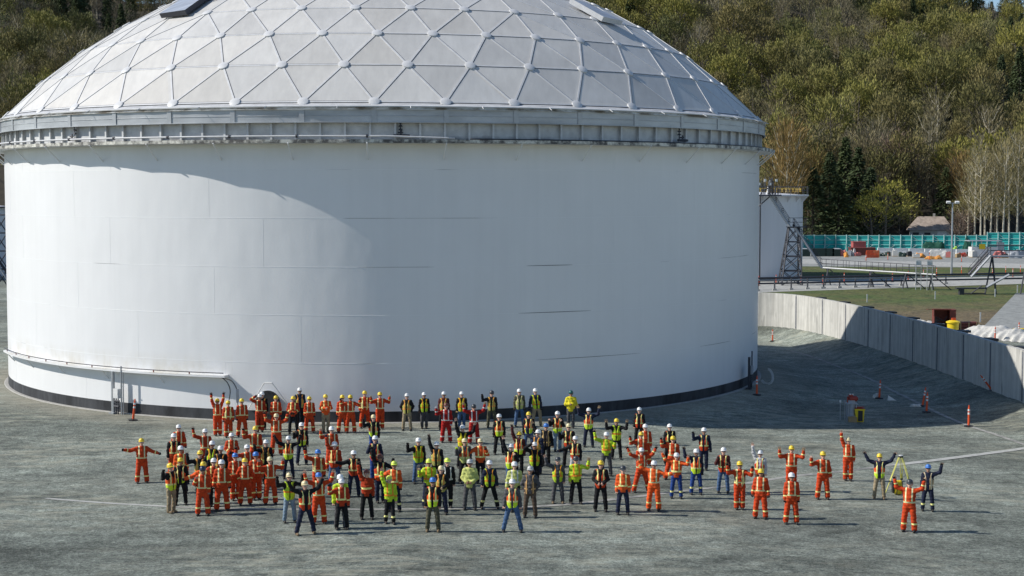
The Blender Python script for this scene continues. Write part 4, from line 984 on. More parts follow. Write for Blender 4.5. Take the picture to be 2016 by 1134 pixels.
# ------------------------------------------------------------------ things standing around on the pad
def delineator(px, py, label, tilt=0, h=1.12, onz=None, col='orange'):
    p = at_g(px, py); e = empty('delineator', p, 0, label, 'delineator', 'tall orange delineator posts')
    e.rotation_euler = (0, R(tilt), 0)
    mb = MB(); mb.lathe([(.25, 0), (.25, .05), (.2, .07), (.09, .09), (.0001, .1)], n=8); mb.build('base', M['black'], e)
    mb = MB(); mb.lathe([(.062, .08), (.05, h * .8), (.045, h * .92), (.02, h * .93), (.035, h * .97), (.03, h), (.0001, h + .005)], n=12); mb.build('post', M[col], e, True, 40)
    for z in (.62, .78): mb = MB(); mb.lathe([(.0615, h * z - .05), (.059, h * z + .05)], n=12); mb.build('reflective_band', M['white'], e, True)
    return e
for (x, y, t, l) in [(262, 828, 6, 'leaning orange delineator with red tint next to the white control box'), (20, 697, 0, 'orange delineator at the far left edge beside the tank'),
                     (1521, 672, 0, 'orange delineator alone on the sunlit gravel behind the tank'), (1490, 778, 0, 'orange delineator in front of the looped white hose at the shaded tank foot'),
                     (1731, 785, 3, 'orange delineator with a pale sandbag leaning on it'), (1816, 800, 9, 'left, leaning post of the two crossed orange delineators'), (1824, 812, 2, 'right, upright post of the two crossed orange delineators'),
                     (1907, 840, 0, 'orange delineator nearest the camera, at the edge of the big shadow')]:
    delineator(x, y, l, t, 1.12 if y > 700 else 1.0)
d_ = delineator(1953, 768, 'fallen orange delineator leaning steeply on the gravel bank by the wall', -38)
from mathutils import noise as mnoise
def blob(name, p, size, mat, label, cat, seed=0, rz=0):
    r_ = random.Random(seed); f = Fld((-.8, -.8, -.4), (.8, .8, .6), .06)
    for _ in range(5): f.cap((r_.uniform(-.3, .3), r_.uniform(-.25, .25), 0), (r_.uniform(-.4, .4), r_.uniform(-.3, .3), .12), r_.uniform(.18, .3), None, .12)
    f.cut(-f.P[..., 2] - .02); V_, Q_ = f.out(); V_ = V_ * (1 + np.array([.35 * mnoise.noise(Vector(q) * 3.2 + Vector((seed, 0, 0))) + .15 * mnoise.noise(Vector(q) * 8) for q in V_]))[:, None]; V_ = V_ * np.array(size)
    o = D.objects.new(name, np_mesh(name, V_, Q_, mat)); C.objects.link(o); o.location = p; o.rotation_euler = (0, 0, rz); return tag(o, label, cat)
blob('sandbag', at_g(1724, 784), (.35, .3, .9), M['sandbag'], 'pale upright sandbag against a delineator in the shade', 'sandbag', 1)
blob('sandbag', at_g(1806, 800), (.75, .45, .35), M['sandbag'], 'flat white sandbag beside the crossed delineators', 'sandbag', 2)
blob('sandbag', at_g(1963, 768), (.55, .4, .45), M['sandbag'], 'white sandbag weighing down the fallen delineator on the bank', 'sandbag', 3)
p = at_g(1756, 789); mb = MB(); mb.add([(-.25, 0, .02), (.25, -.05, .02), (-.22, .02, .32), (-.25, .06, .02), (.25, .01, .02), (-.22, .08, .32)], [(0, 1, 2), (5, 4, 3), (0, 3, 4, 1), (1, 4, 5, 2), (2, 5, 3, 0)])
tag(mb.build('marker_flag', M['white'], None, loc=p), 'small white triangular marker lying in the tank shadow', 'marker')
# sampling pump with yellow bin
p = at_g(1676, 829); e = empty('pump_stand', p, 0, 'red motor pump on a grey steel stand in the tank shadow', 'pump')
mb = MB()
for sx in (-.22, .22):
    for sy in (-.2, .2): mb.bar((sx, sy, 0), (sx, sy, .95), .04)
mb.box((0, 0, .95), (.56, .5, .04)); mb.box((0, 0, .3), (.5, .44, .03)); mb.build('stand', M['greyp'], e)
mb = MB(); mb.lathe([(.2, 0), (.2, .8), (.0001, .82)], n=20); mb.build('drum', M['greyp'], e, True, 40, loc=(0, 0, .32))
mb = MB(); mb.box((0, 0, .14), (.42, .36, .28)); mb.build('crate', M['timber'], e, loc=(-.02, -.3, 0))
mb = MB(); mb.tube([(-.12, 0, 1.2), (.26, 0, 1.2)], .15, 14); mb.tube([(.26, 0, 1.2), (.33, 0, 1.2)], .09, 10); mb.box((-.05, 0, 1.38), (.22, .16, .08)); mb.tube([(-.2, 0, 1.0), (-.2, 0, 1.32)], .05, 8); mb.build('motor', M['red'], e, True, 40)
mb = MB(); mb.tube([(-.08, 0, 1.4), (-.08, 0, 1.46)], .05, 8); mb.tube([(.06, 0, 1.4), (.06, 0, 1.46)], .04, 8); mb.build('cap', M['white'], e)
p = at_g(1692, 830); e = empty('waste_bin', p, R(-8), 'yellow bin with open red lid in the tank shadow beside the pump', 'bin')
mb = MB(); mb.add([(-.2, -.18, 0), (.2, -.18, 0), (.2, .2, 0), (-.2, .2, 0), (-.25, -.22, .68), (.25, -.22, .68), (.25, .24, .68), (-.25, .24, .68)], [(3, 2, 1, 0), (0, 1, 5, 4), (1, 2, 6, 5), (2, 3, 7, 6), (3, 0, 4, 7), (4, 5, 6, 7)]); mb.box((0, -.22, .67), (.56, .06, .05)); mb.build('body', M['yellow'], e)
mb = MB(); mb.box((.03, -.215, .33), (.24, .02, .56)); mb.build('front_panel', M['black'], e)
mb = MB(); mb.box((0, .05, .73), (.5, .44, .05), tilt=Matrix.Rotation(R(8), 3, 'X')); mb.box((0, .0, .78), (.3, .2, .05)); mb.build('lid', M['red'], e)
for i, (x, y, h) in enumerate(((1654, 827, .95), (1663, 826, .9))):
    p = at_g(x, y); e = empty('standpipe', p, 0, ('thin grey pipe stub with white cap left of the pump', 'thin grey pipe stub with a dark cap nearest the pump')[i], 'standpipe')
    mb = MB(); mb.tube([(0, 0, 0), (0, 0, h)], .025, 8); mb.build('pipe', M['galv'], e); mb = MB(); mb.tube([(0, 0, h), (0, 0, h + .12)], .05, 10); mb.build('cap', M['white'] if i == 0 else M['greyp'], e)
# survey tripod and case
p = at_g(1772, 978); Zt = 1.62; e = empty('survey_tripod', p, 0, 'yellow wooden survey tripod standing behind the front right workers', 'tripod')
M['tripod'] = paint('lime_lacquer', (.62, .6, .12), .5)
for k in range(3):
    a_ = R(190 + 120 * k); mb = MB(); q0 = Vector((.07 * math.cos(a_), .07 * math.sin(a_), Zt - .04)); q1 = Vector((.68 * math.cos(a_), .68 * math.sin(a_), 0)); t_ = Vector((-math.sin(a_), math.cos(a_), 0)) * .035
    mb.bar(q0 + t_, q0.lerp(q1, .62) + t_, .022); mb.bar(q0 - t_, q0.lerp(q1, .62) - t_, .022); mb.bar(q0.lerp(q1, .45), q1, .026); L_ = mb.build('leg', M['tripod'], e)
    mb = MB(); mb.box(q0.lerp(q1, .6), (.09, .09, .06)); mb.build('clamp', M['black'], L_)
mb = MB(); mb.lathe([(.0001, Zt - .06), (.09, Zt - .06), (.1, Zt), (.03, Zt + .01), (.0001, Zt + .01)], n=16); mb.build('head', M['black'], e)
mb = MB(); mb.lathe([(.08, 0), (.08, .03), (.0001, .035)], n=16); mb.build('plate', M['white'], e, loc=(0, 0, Zt + .01))
p = at_g(1768, 974); e = empty('equipment_case', p, R(10), 'upright yellow instrument case with black straps under the tripod', 'case')
f = Fld((-.3, -.25, -.05), (.3, .25, .75), .03); f.cap((-.07, 0, .14), (-.07, 0, .48), .13, .11, .05, .9); f.cap((.07, 0, .14), (.07, 0, .48), .13, .11, .05, .9); V_, Q_ = f.out(); o = D.objects.new('case_body', np_mesh('case_body', V_, Q_, M['yellow'])); C.objects.link(o); o.parent = e
mb = MB()
for sx in (-.12, .12): mb.tube([(sx, -.12, .55), (sx, -.17, .3), (sx, -.13, .05)], .018, 6)
mb.box((-.22, 0, .3), (.05, .16, .42)); mb.build('strap', M['black'], e)
p = at_g(829, 958); e = empty('backpack', (p[0], p[1], .38 + p[2]), R(5), 'black and white backpack hanging from the hand of the lime jacket', 'backpack')
f = Fld((-.3, -.25, -.1), (.3, .25, .65), .03); f.cap((-.06, 0, .12), (-.06, 0, .4), .13, .12, .05, .75); f.cap((.06, 0, .12), (.06, 0, .4), .13, .12, .05, .75); f.cap((0, -.1, .12), (0, -.1, .22), .09, None, .04); V_, Q_ = f.out(); o = D.objects.new('bag', np_mesh('bag', V_, Q_, M['blackbag'])); C.objects.link(o); o.parent = e
mb = MB(); mb.box((0, -.16, .34), (.2, .02, .03)); mb.box((-.08, -.15, .42), (.02, .02, .14)); mb.box((.08, -.15, .42), (.02, .02, .14)); mb.box((0, -.19, .17), (.1, .01, .06)); mb.build('trim', M['white'], e)
mb = MB(); mb.tube([(.1, 0, .5), (.16, .02, .62), (.2, .03, .7)], .015, 6); mb.tube([(-.16, -.05, .1), (-.24, -.06, -.1), (-.32, -.02, -.2)], .01, 6); mb.build('strap', M['blackbag'], e)

ORDW = 'first second third fourth fifth sixth seventh eighth ninth tenth eleventh twelfth thirteenth fourteenth fifteenth sixteenth seventeenth eighteenth nineteenth twentieth'.split()
def ordn(i): return ORDW[i]
# ------------------------------------------------------------------ beyond the wall
def bpt(x, y, Y): return Vector(at_y(x, y, Y))
# small tank
sx_, sy_, sr = 27.9, 212.0, 11.4
b = NB('pale_tank_paint'); pos = b.coord(); M['tank2'] = b.fin(b.mul((.66, .67, .7), b.ramp(b.noise(b.mapping(pos, (1, 1, .1)), .8, 4), [(.3, .9), (.7, 1.0)])), .5)
st2 = empty('storage_tank', (sx_, sy_, 0), 0, 'small pale storage tank with yellow roof railing behind the big tank on the right', 'storage tank')
mb = MB(); mb.lathe([(sr, 0), (sr, 11.2)], n=96); mb.lathe([(sr, 11.2), (.0001, 11.9)], n=96); mb.build('shell', M['tank2'], st2, True, 40)
mb = MB(); mb.lathe([(sr, 11.02), (sr + .75, 11.02), (sr + .75, 11.22), (sr, 11.22)], n=96); mb.build('top_ledge', M['tank2'], st2)
mb = MB()
for k in range(32):
    t = k * math.pi / 16; c_, s_n = math.cos(t), math.sin(t); v = [(sr * c_, sr * s_n, 11.02), ((sr + .7) * c_, (sr + .7) * s_n, 11.02), (sr * c_, sr * s_n, 10.2)]; off = Vector((-s_n, c_, 0)) * .02
    mb.add([Vector(q) + off for q in v] + [Vector(q) - off for q in v], [(0, 1, 2), (5, 4, 3), (0, 3, 4, 1), (1, 4, 5, 2), (2, 5, 3, 0)])
o = mb.build('gussets', M['tank2'], st2); o['kind'] = 'stuff'
mb = MB(); mb.lathe([(sr + .02, -.05), (sr + .02, .35)], n=96); mb.build('base_band', M['band'], st2)
M['dullyel'] = paint('dull_yellow_paint', (.5, .34, .05), .6)
def railing(pts, name, mat, parent=None, h=1.05, r=.03, step=1.5, mid=True):
    mb = MB(); pts = [Vector(q) for q in pts]; up = Vector((0, 0, 1))
    for q in ([h, h * .5] if mid else [h]): mb.tube([v + up * q for v in pts], r, 5)
    for i in range(len(pts) - 1):
        L = (pts[i + 1] - pts[i]).length; n = max(1, round(L / step))
        for k in range(n): v = pts[i].lerp(pts[i + 1], k / n); mb.tube([v, v + up * h], r * .9, 4)
    mb.tube([pts[-1], pts[-1] + up * h], r * .9, 4); return mb.build(name, mat, parent)
railing([((sr + .65) * math.cos(t), (sr + .65) * math.sin(t), 11.22) for t in np.linspace(0, 2 * math.pi, 40)], 'ledge_railing', M['darksteel'], st2)
railing([((sr - .3) * math.cos(t), (sr - .3) * math.sin(t), 11.6) for t in np.linspace(-1.7, 2 * math.pi - 2, 36)], 'roof_railing', M['dullyel'], st2, .45, .03, 1.2, False)
mb = MB(); mb.tube([(5.2, -9, 11.2), (5.6, -9, 13.1)], .12, 6); mb.tube([(-7.2, -9.2, 11.2), (-7.2, -9.2, 13.8)], .1, 6); mb.build('vent', M['white'], st2)
# stair tower with long flight and walkway
def ladder_flight(a, c, wd, name, parent, mat=M['darksteel'], steps=16, pale=M['greyp']):
    a, c = Vector(a), Vector(c); side = Vector((0, wd, 0)); mb = MB()
    for k in range(1, steps): q = a.lerp(c, k / steps); mb.box(q + side / 2, (.28, wd, .04))
    mb.build(name + '_treads', mat, parent); mb = MB(); mb.bar(a, c, .22); mb.build(name + '_stringer', pale, parent); mb = MB(); mb.bar(a + side + Vector((0, 0, .25)), c + side + Vector((0, 0, .25)), .2); mb.build(name + '_stringer', mat, parent)
    for off in (Vector((0, 0, 0)), side): railing([a + off, c + off], name + '_handrail', mat, parent, 1.0, .03, 1.6)
YS = 193.0
T0 = bpt(1515, 383, YS); T1 = bpt(1555, 446, YS); T1b = bpt(1564, 446, YS); T2 = bpt(1618, 527, YS)
org = bpt(1562, 552, YS); org.z = 0
stt = empty('stair_tower', org, 0, 'dark steel lattice tower carrying a long stair against the small tank', 'stair tower')
def L_(v): return Vector(v) - org
ladder_flight(L_(T0), L_(T1), .9, 'upper_flight', stt, steps=22); ladder_flight(L_(T1b), L_(T2), .9, 'lower_flight', stt, steps=26)
mb = MB(); c1 = L_((T1 + T1b) / 2); mb.box(c1 + Vector((.6, .45, -.06)), (2.4, 1.3, .1)); mb.build('landing', M['darksteel'], stt); railing([c1 + Vector((-.3, .9, 0)), c1 + Vector((1.7, .9, 0)), c1 + Vector((1.7, -.1, 0))], 'landing_railing', M['darksteel'], stt)
mb = MB(); zt = c1.z - .1
low = [(-1.55, -.6, 0), (1.0, -.6, 0), (1.0, 2.2, 0), (-1.55, 2.2, 0)]; hi = [(c1.x - .35, .1, zt), (c1.x + .9, .1, zt), (c1.x + .9, .9, zt), (c1.x - .35, .9, zt)]
for lo_, h_ in zip(low, hi): mb.bar(lo_, h_, .14)
for lv in range(4):
    t0_, t1_ = lv / 4, (lv + 1) / 4
    for k in range(4):
        a0_, a1_ = Vector(low[k]).lerp(Vector(hi[k]), t0_), Vector(low[(k + 1) % 4]).lerp(Vector(hi[(k + 1) % 4]), t0_); b0_, b1_ = Vector(low[k]).lerp(Vector(hi[k]), t1_), Vector(low[(k + 1) % 4]).lerp(Vector(hi[(k + 1) % 4]), t1_)
        mb.bar(b0_, b1_, .09); mb.bar(a0_, b1_, .07); mb.bar(a1_, b0_, .07)
mb.build('lattice_frame', M['darksteel'], stt)
mb = MB(); r_ = random.Random(3); T0l = L_(T0); mb.box(T0l + Vector((-.4, .6, -.1)), (3.6, 2.2, .16))
for k in range(14): q = T0l + Vector((r_.uniform(-1.5, 1.3), r_.uniform(-.4, 1.4), 0)); mb.bar(q, q + Vector((r_.uniform(-.1, .1), 0, r_.uniform(.8, 2.3))), .07)
mb.bar(T0l + Vector((-2.4, 0, -2.4)), T0l + Vector((.2, 0, -.1)), .1); mb.bar(T0l + Vector((-2.6, 0, 1.0)), T0l + Vector((.3, 0, 1.0)), .06); mb.build('top_platform', M['darksteel'], stt)
mb = MB()
for k in range(4): q = T0l + Vector((-1.3 + .7 * k, -.2, 1.3 + .45 * (k % 2))); mb.box(q, (.25, .2, .32))
mb.build('lamp', M['white'], stt)
wk = empty('walkway', (T2.x, YS, 0), 0, 'raised dark steel walkway with railing and pale edge running right from the stair foot', 'walkway')
W0, W1 = T2, bpt(1842, 541, YS - 10); o_ = Vector((T2.x, YS, 0))
mb = MB(); mb.bar(W0 - o_, W1 - o_, .13); mb.build('pale_edge', M['white'], wk); mb = MB(); sd = Vector((0, .5, 0)); mb.bar(W0 - o_ + sd, W1 - o_ + sd, .16); mb.build('deck', M['darksteel'], wk)
railing([W0 - o_ + Vector((0, .9, 0)), W1 - o_ + Vector((0, .9, 0))], 'railing', M['darksteel'], wk, 1.05, .03, .8); railing([W0 - o_, W1 - o_], 'railing', M['darksteel'], wk, 1.05, .03, 1.6)
for t in (.06, .45, .75, .97):
    q = (W0 - o_).lerp(W1 - o_, t); mb = MB(); mb.bar(q, (q.x - .4, q.y, 0), .12); mb.bar(q + sd * 2, (q.x + .5, q.y + 1, 0), .12); mb.bar((q.x + 2.4, q.y, 0), q, .08); mb.build('support', M['darksteel'], wk)
for i, x in enumerate((1807, 1829)):
    q = bpt(x, 538, YS - 8.5 - i); e = empty('rack_ladder', (q.x, q.y, 0), 0, ('left grey ladder frame above the walkway end', 'right grey ladder frame above the walkway end')[i], 'ladder'); mb = MB(); top_ = bpt(x, 513, q.y).z
    for sx in (-.3, .3): mb.bar((sx, -.3, 0), (sx, -.3, top_), .06)
    for k in range(6): mb.bar((-.3, -.3, q.z + k * (top_ - q.z) / 6), (.3, -.3, q.z + k * (top_ - q.z) / 6), .05)
    mb.build('rungs', M['galv'], e); mb = MB(); mb.box((0, -.3, top_ - .25), (.6, .04, .55)); mb.build('sign_plate', M['white'], e)
# pipe rack along the road
p0, p1 = at_z(1492, 574, 0), at_z(1862, 560, 0); pr = empty('pipe_rack', (p0[0], p0[1], 0), 0, 'low pipe rack with posts on concrete feet along the pale road behind the wall', 'pipe rack')
pv = Vector(p1) - Vector(p0)
for k in range(13):
    q = pv * (k / 12); mb = MB(); mb.bar(q, q + Vector((0, 0, 1.35)), .13); ps = mb.build('post', M['darksteel'], pr); mb = MB(); mb.box(q + Vector((0, 0, .12)), (.45, .45, .3)); mb.build('footing', M['concrete'], ps)
for z, r_, m_ in ((1.4, .12, 'darksteel'), (1.15, .08, 'greyp'), (.75, .1, 'darksteel')):
    mb = MB(); mb.tube([Vector((-8, .15, z)) , pv + Vector((14, .15, z + .1))], r_, 8); mb.build('pipe', M[m_], pr)
# stair platform at the right edge
YP = 176.0; A_ = bpt(1912, 545, YP); B_ = bpt(1950, 503, YP); A_.z = max(A_.z, .3)
ps = empty('stair_platform', (B_.x, YP, 0), 0, 'dark steel stair up to a railed platform at the right edge of the yard', 'stair platform'); oo = Vector((B_.x, YP, 0))
ladder_flight(A_ - oo, B_ - oo, 1.0, 'flight', ps, steps=14); zb = B_.z
mb = MB(); mb.box((4.2, .5, zb - .1), (8.4, 1.2, .14)); mb.build('deck', M['greyp'], ps); railing([(0, -.1, zb), (8.4, -.1, zb)], 'railing', M['darksteel'], ps, 1.1, .035, 2); railing([(0, 1.1, zb), (8.4, 1.1, zb)], 'railing', M['darksteel'], ps, 1.1, .035, 2)
for sx in (.2, 4.2, 8):
    mb = MB(); mb.bar((sx - .8, .0, -.3), (sx, .0, zb), .13); mb.bar((sx + .6, .2, -.3), (sx, .0, zb), .16); mb.bar((sx - .4, .0, zb * .5), (sx + .3, 0, zb * .5), .08); mb.build('leg', M['darksteel'], ps)
mb = MB(); mb.box((-2.3, -.6, .75), (3.4, .8, .14)); mb.box((-3.4, -.6, .35), (.5, .6, .7)); mb.bar((-3.2, -1, .2), (-.8, -1, .2), .1); mb.bar((-2.4, -1, .2), (-1.2, -1, 1.1), .1); mb.build('lower_landing', M['darksteel'], ps)
q = bpt(1975, 522, YP); mb = MB(); mb.bar((-.6, -.8, .9), (1.9, -.8, 2.3), .2); mb.build('chute', M['greyp'], ps)
# light pole
q = at_z(1873, 542, 0); lp = empty('light_pole', q, 0, 'tall grey pole with two floodlights rising in front of the green fence', 'light pole'); ht = at_y(1875, 400, q[1])[2]
mb = MB(); mb.tube([(0, 0, 0), (0, 0, ht)], [.16, .09], 10); mb.build('pole', M['galv'], lp); mb = MB(); mb.bar((-.7, 0, ht), (.7, 0, ht), .08); mb.build('crossarm', M['galv'], lp)
for sx in (-.6, .6): mb = MB(); mb.box((sx, -.1, ht + .12), (.55, .35, .25), tilt=Matrix.Rotation(R(25), 3, 'X')); mb.build('floodlight', M['white'], lp)
# survey stakes and delineators in the field
for i, (x, y) in enumerate(((1707, 596), (1841, 590), (1959, 585), (1930, 635), (1940, 580), (2003, 577))):
    q = at_z(x, y, 0); mb = MB(); mb.box((0, 0, .45), (.1, .06, .9)); mb.box((0, 0, .86), (.11, .07, .1)); tag(mb.build('survey_stake', M['white'], None, loc=q), ordn(i) + ' white survey stake of those in the grass field behind the wall', 'stake', 'white survey stakes')
for i, (x, y) in enumerate(((1494, 563), (1528, 560), (1577, 558), (1620, 560), (1662, 556), (1712, 554), (1757, 556), (1788, 552), (1818, 548), (1844, 545), (1893, 541), (1923, 541), (1954, 545), (1980, 541), (1994, 546), (2009, 540), (1705, 514), (1748, 512), (1830, 512), (1893, 516))):
    e = delineator(x, y, ordn(i) + ' slim orange delineator counted along the far roads beyond the wall', 0, 1.25); e['group'] = 'orange delineators along the far road'
for (x, y, l) in ((1959, 672, 'orange delineator behind the wall in front of the white tarpaulin'), (2006, 662, 'orange delineator at the right edge against the white tarpaulin')): delineator(x, y, l, 0, 1.15)
# green sound fence
M['green'] = paint('green_sheet', (.015, .38, .36), .5, var=.25, scale=.5); M['bracep'] = paint('pale_green_steel', (.3, .46, .45), .5)
YF = 303.0; fn = empty('sound_fence', (60, YF, 0), 0, 'long turquoise green sound fence of ribbed panels braced with pale posts', 'fence')
xs_ = [1560 + 21.3 * k for k in range(24)]
for k, x in enumerate(xs_):
    yt, yb = (461 - max(0, (x - 1640)) * .0, 500)
    yt = 461.5 + (1.5 if x < 1930 else -4); fy = lambda q: YF - max(0, (q - 1640)) / 376 * 12 + max(0, (1640 - q)) / 80 * -5; Ya, Yb = fy(x), fy(x + 21.3); zb, zt = -.1, at_y(x, yt, Ya)[2]; X0 = at_y(x, yt, Ya)[0] - 60; X1 = at_y(x + 21.3, yt, Yb)[0] - 60; y0_, y1_ = Ya - YF, Yb - YF
    mb = MB(); n = 22; prof = []
    for j in range(n + 1): z = zb + (zt - zb) * j / n; prof.append((.05 if j % 2 else -.03, z))
    v = []
    for (yy_, z) in prof: v += [(X0, y0_ + yy_, z), (X1 - .02, y1_ + yy_, z), (X1 - .02, y1_ + yy_ + .12, z), (X0, y0_ + yy_ + .12, z)]
    f = [(j * 4 + i, j * 4 + (i + 1) % 4, (j + 1) * 4 + (i + 1) % 4, (j + 1) * 4 + i) for j in range(n) for i in range(4)] + [(0, 3, 2, 1), (n * 4, n * 4 + 1, n * 4 + 2, n * 4 + 3)]
    mb.add(v, f); mb.build('fence_panel', M['green'], fn)
    mb = MB(); mb.bar((X0, y0_ - .2, zb), (X0, y0_ - .2, zt + .1), .16); mb.bar((X0, y0_ - .2, (zb + zt) * .55), (X0 - .6, y0_ - 2.0, zb), .1); mb.build('post', M['bracep'], fn)
    mb = MB(); 
    for z in (.45, .72, 1.0): mb.bar((X0, y0_ - .14, zt * z - .06), (X1, y1_ - .14, zt * z - .06), .07)
    if k % 2: mb.bar((X0, y0_ - .16, zt * .95), (X0 + 1.0, y0_ - .5, zt * .72), .07); mb.bar((X0 + 1.0, y0_ - .5, zt * .45), (X0, y0_ - .16, zt * .2), .07)
    mb.build('rail', M['bracep'], fn)
ORD = ['first', 'second', 'third', 'fourth', 'fifth', 'sixth', 'seventh', 'eighth', 'ninth', 'tenth']
# low pale blocks below the fence
for k in range(9):
    x = 1742 + 31 * k; q = at_y(x, 503, YF - 8 - 12 * k / 9); mb = MB(); mb.box((0, 0, .5), (2.8, .5, .9)); mb.box((0, 0, .1), (2.85, .8, .2)); tag(mb.build('concrete_barrier', M['white'], None, loc=(q[0], q[1], 0)), ORD[k] + ' pale concrete barrier block from the left below the green fence', 'barrier', 'pale barrier blocks below the fence')
# house
hx = at_y(1831, 455, 338)[0]; hs_ = empty('house', (hx, 338, 0), R(-14), 'small house with weathered tan hipped roof behind the green fence', 'house')
M['shingle'] = paint('weathered_shingle', (.4, .33, .28), .9, var=.45, scale=1.2); M['siding'] = paint('pale_siding', (.55, .55, .52), .8)
mb = MB(); mb.box((0, 0, 1.7), (8.6, 6.6, 3.4)); mb.build('wall', M['siding'], hs_)
mb = MB(); mb.add([(-5, -4, 3.3), (5, -4, 3.3), (5, 4, 3.3), (-5, 4, 3.3), (-2.6, 0, 6.2), (2.9, 0, 6.2)], [(0, 1, 5, 4), (2, 3, 4, 5), (3, 0, 4), (1, 2, 5), (3, 2, 1, 0)]); rf = mb.build('roof', M['shingle'], hs_)
mb = MB(); mb.box((.8, .4, 6.4), (.5, .5, .9)); mb.build('chimney', M['concrete'], rf)
for x in (-3, -.6): mb = MB(); mb.box((x, -3.32, 2.35), (1.3, .06, .9)); mb.build('window', M['black'], hs_)
mb = MB(); mb.box((2.4, -3.33, 2.2), (1.9, .06, 1.7)); mb.build('door', M['white'], hs_)
M['pinkc2'] = paint('faded_red_paint', (.4, .09, .08), .7)
# yard clutter in front of the fence
def yard_box(name, x, y, w_, d_, h_, mat, label, cat, Y=None, lid=None, rz=0):
    q = at_z(x, y, 0); e = empty(name, q, R(rz), label, cat); mb = MB(); mb.box((0, 0, h_ / 2 + .05), (w_, d_, h_)); mb.box((0, -d_ / 2 - .02, h_ * .55), (w_ * .9, .05, h_ * .1)); mb.build('body', mat, e)
    mb = MB(); mb.box((0, 0, h_ + .1), (w_ * 1.06, d_ * 1.06, .1)); mb.build('lid', lid or mat, e); return e
M['darkgreen'] = paint('dark_green_paint', (.012, .035, .025), .5)
for i, (x, w_) in enumerate(((1585, 1.6), (1612, 2.4), (1632, 1.5), (1645, 1.4))): yard_box('dumpster', x, 505, w_, 1.4, 1.3, M['darkgreen'], ('dark green dumpster with white lid at the small tank edge', 'wide dark green dumpster behind the stair', 'dark green dumpster beside the shaded fence section', 'dark green dumpster with pale lid nearest the red container')[i], 'dumpster', lid=M['white'] if i in (0, 3) else M['darkgreen'])
yard_box('container', 1697, 503, 4.4, 2.4, 1.3, M['rust'], 'low dark red open container with stacked timber in the yard', 'container'); yard_box('container', 1690, 499, 2.4, 2.0, 2.1, M['pinkc2'], 'pinkish red tool container standing behind the low one', 'container')
for k in range(10):
    q = at_z(1706 + 2.6 * k, 508, 0); mb = MB(); mb.add([(-.1, 0, 0), (.08, 0, 0), (.08, .3, 0), (-.1, .3, 0), (-.04, .05, 1.35), (.07, .05, 1.35), (.07, .2, 1.35), (-.04, .2, 1.35)], [(0, 1, 5, 4), (1, 2, 6, 5), (2, 3, 7, 6), (3, 0, 4, 7), (4, 5, 6, 7), (3, 2, 1, 0)]); mb.box((0, -.02, .65), (.12, .05, .1)); tag(mb.build('barricade', M['orange'], None, loc=q), ordn(k) + ' orange plastic barricade from the left before the red container', 'barricade', 'orange barricades in the yard')
M['pinkc'] = paint('faded_pink_cloth', (.55, .18, .16), .9); M['orangec'] = paint('orange_cloth', (.8, .35, .08), .9); M['tarp'] = paint('white_tarpaulin', (.62, .61, .57), .75, var=.3, bump=.08); M['greent'] = paint('green_tarpaulin', (.01, .09, .055), .8, bump=.05)
for i, (x, y, sz, m_, l, c_) in enumerate([(1660, 505, (2, 1.4, 1.6), 'pinkc', 'faded red heap of bundled sheets left of the container', 'heap'), (1667, 507, (1.2, .8, 1.2), 'orangec', 'small orange heap beside the faded red sheets', 'heap'), (1680, 505, (1.1, .8, 1.6), 'tarp', 'white bundled bags in front of the container', 'bags'),
        (1736, 505, (1.6, 1, .7), 'darkgreen', 'low dark green tarp heap by the barricades', 'heap'), (1777, 506, (1.7, 1.2, 1.0), 'darkgreen', 'dark covered load with a grey crate in mid yard', 'heap'), (1812, 508, (1.8, 1.2, 1.1), 'orangec', 'orange and red heap near the ladder frames', 'heap'),
        (1838, 499, (4.8, 2, 2.9), 'greent', 'large dark green tarpaulin tent heap in the yard', 'tarp'), (1852, 506, (5.0, 2, 1.7), 'tarp', 'long white tarpaulin heap below the green tent', 'tarp'), (1836, 511, (3.4, 1.4, .8), 'orangec', 'orange cloth spread in front of the white tarpaulin', 'cloth'),
        (1900, 500, (2.4, 1.8, 3.4), 'greent', 'dark green pointed tarpaulin beside the shed', 'tarp'), (1893, 506, (2.6, 1.4, 1.0), 'red', 'bright red heap left of the shed', 'heap'), (1880, 500, (1.2, 1, 1.9), 'lime_', 'lime green bundle behind the light pole', 'bundle'), (1969, 508, (3.0, 1.6, 1.6), 'pinkc', 'pink wrapped pallet behind the stair platform', 'pallet'), (1999, 509, (3.2, 1.6, 1.7), 'greyp', 'grey wrapped pallet behind the stair platform', 'pallet')]):
    M.setdefault('lime_', paint('lime_cloth', (.35, .6, .05), .8)); q = at_z(x, y, 0); blob('tarp_heap', q, (sz[0] * .62, sz[1] * .62, sz[2] * 1.9), M[m_], l, c_, i + 20)
q = at_z(1935, 506, 0); sh = empty('shed', q, 0, 'small white open fronted shed with flat roof in the yard', 'shed')
mb = MB(); mb.box((0, 0, .95), (4.6, 2.2, 1.7)); mb.build('lower_wall', M['white'], sh); mb = MB(); mb.box((0, -.1, 2.9), (5.8, 3, .14)); mb.build('roof', M['greyp'], sh)
for sx in (-2.2, -.6, 2.2): mb = MB(); mb.box((sx, -1.0, 2.3), (.12, .12, 1.2)); mb.build('post', M['white'], sh)
mb = MB(); mb.box((-.5, -1.15, 1.9), (1.1, .05, .9)); mb.build('notice_board', M['yellow'], sh); mb = MB(); mb.box((2.8, -.8, 1.9), (1.3, .3, 1.5)); mb.build('side_panel', M['galv'], sh)
r_ = random.Random(31); CL = [('tarp', 'white'), ('greyp', 'grey'), ('pinkc', 'faded red'), ('timber', 'timber'), ('darkgreen', 'dark green'), ('sandbag', 'off white'), ('blackbag', 'black')]
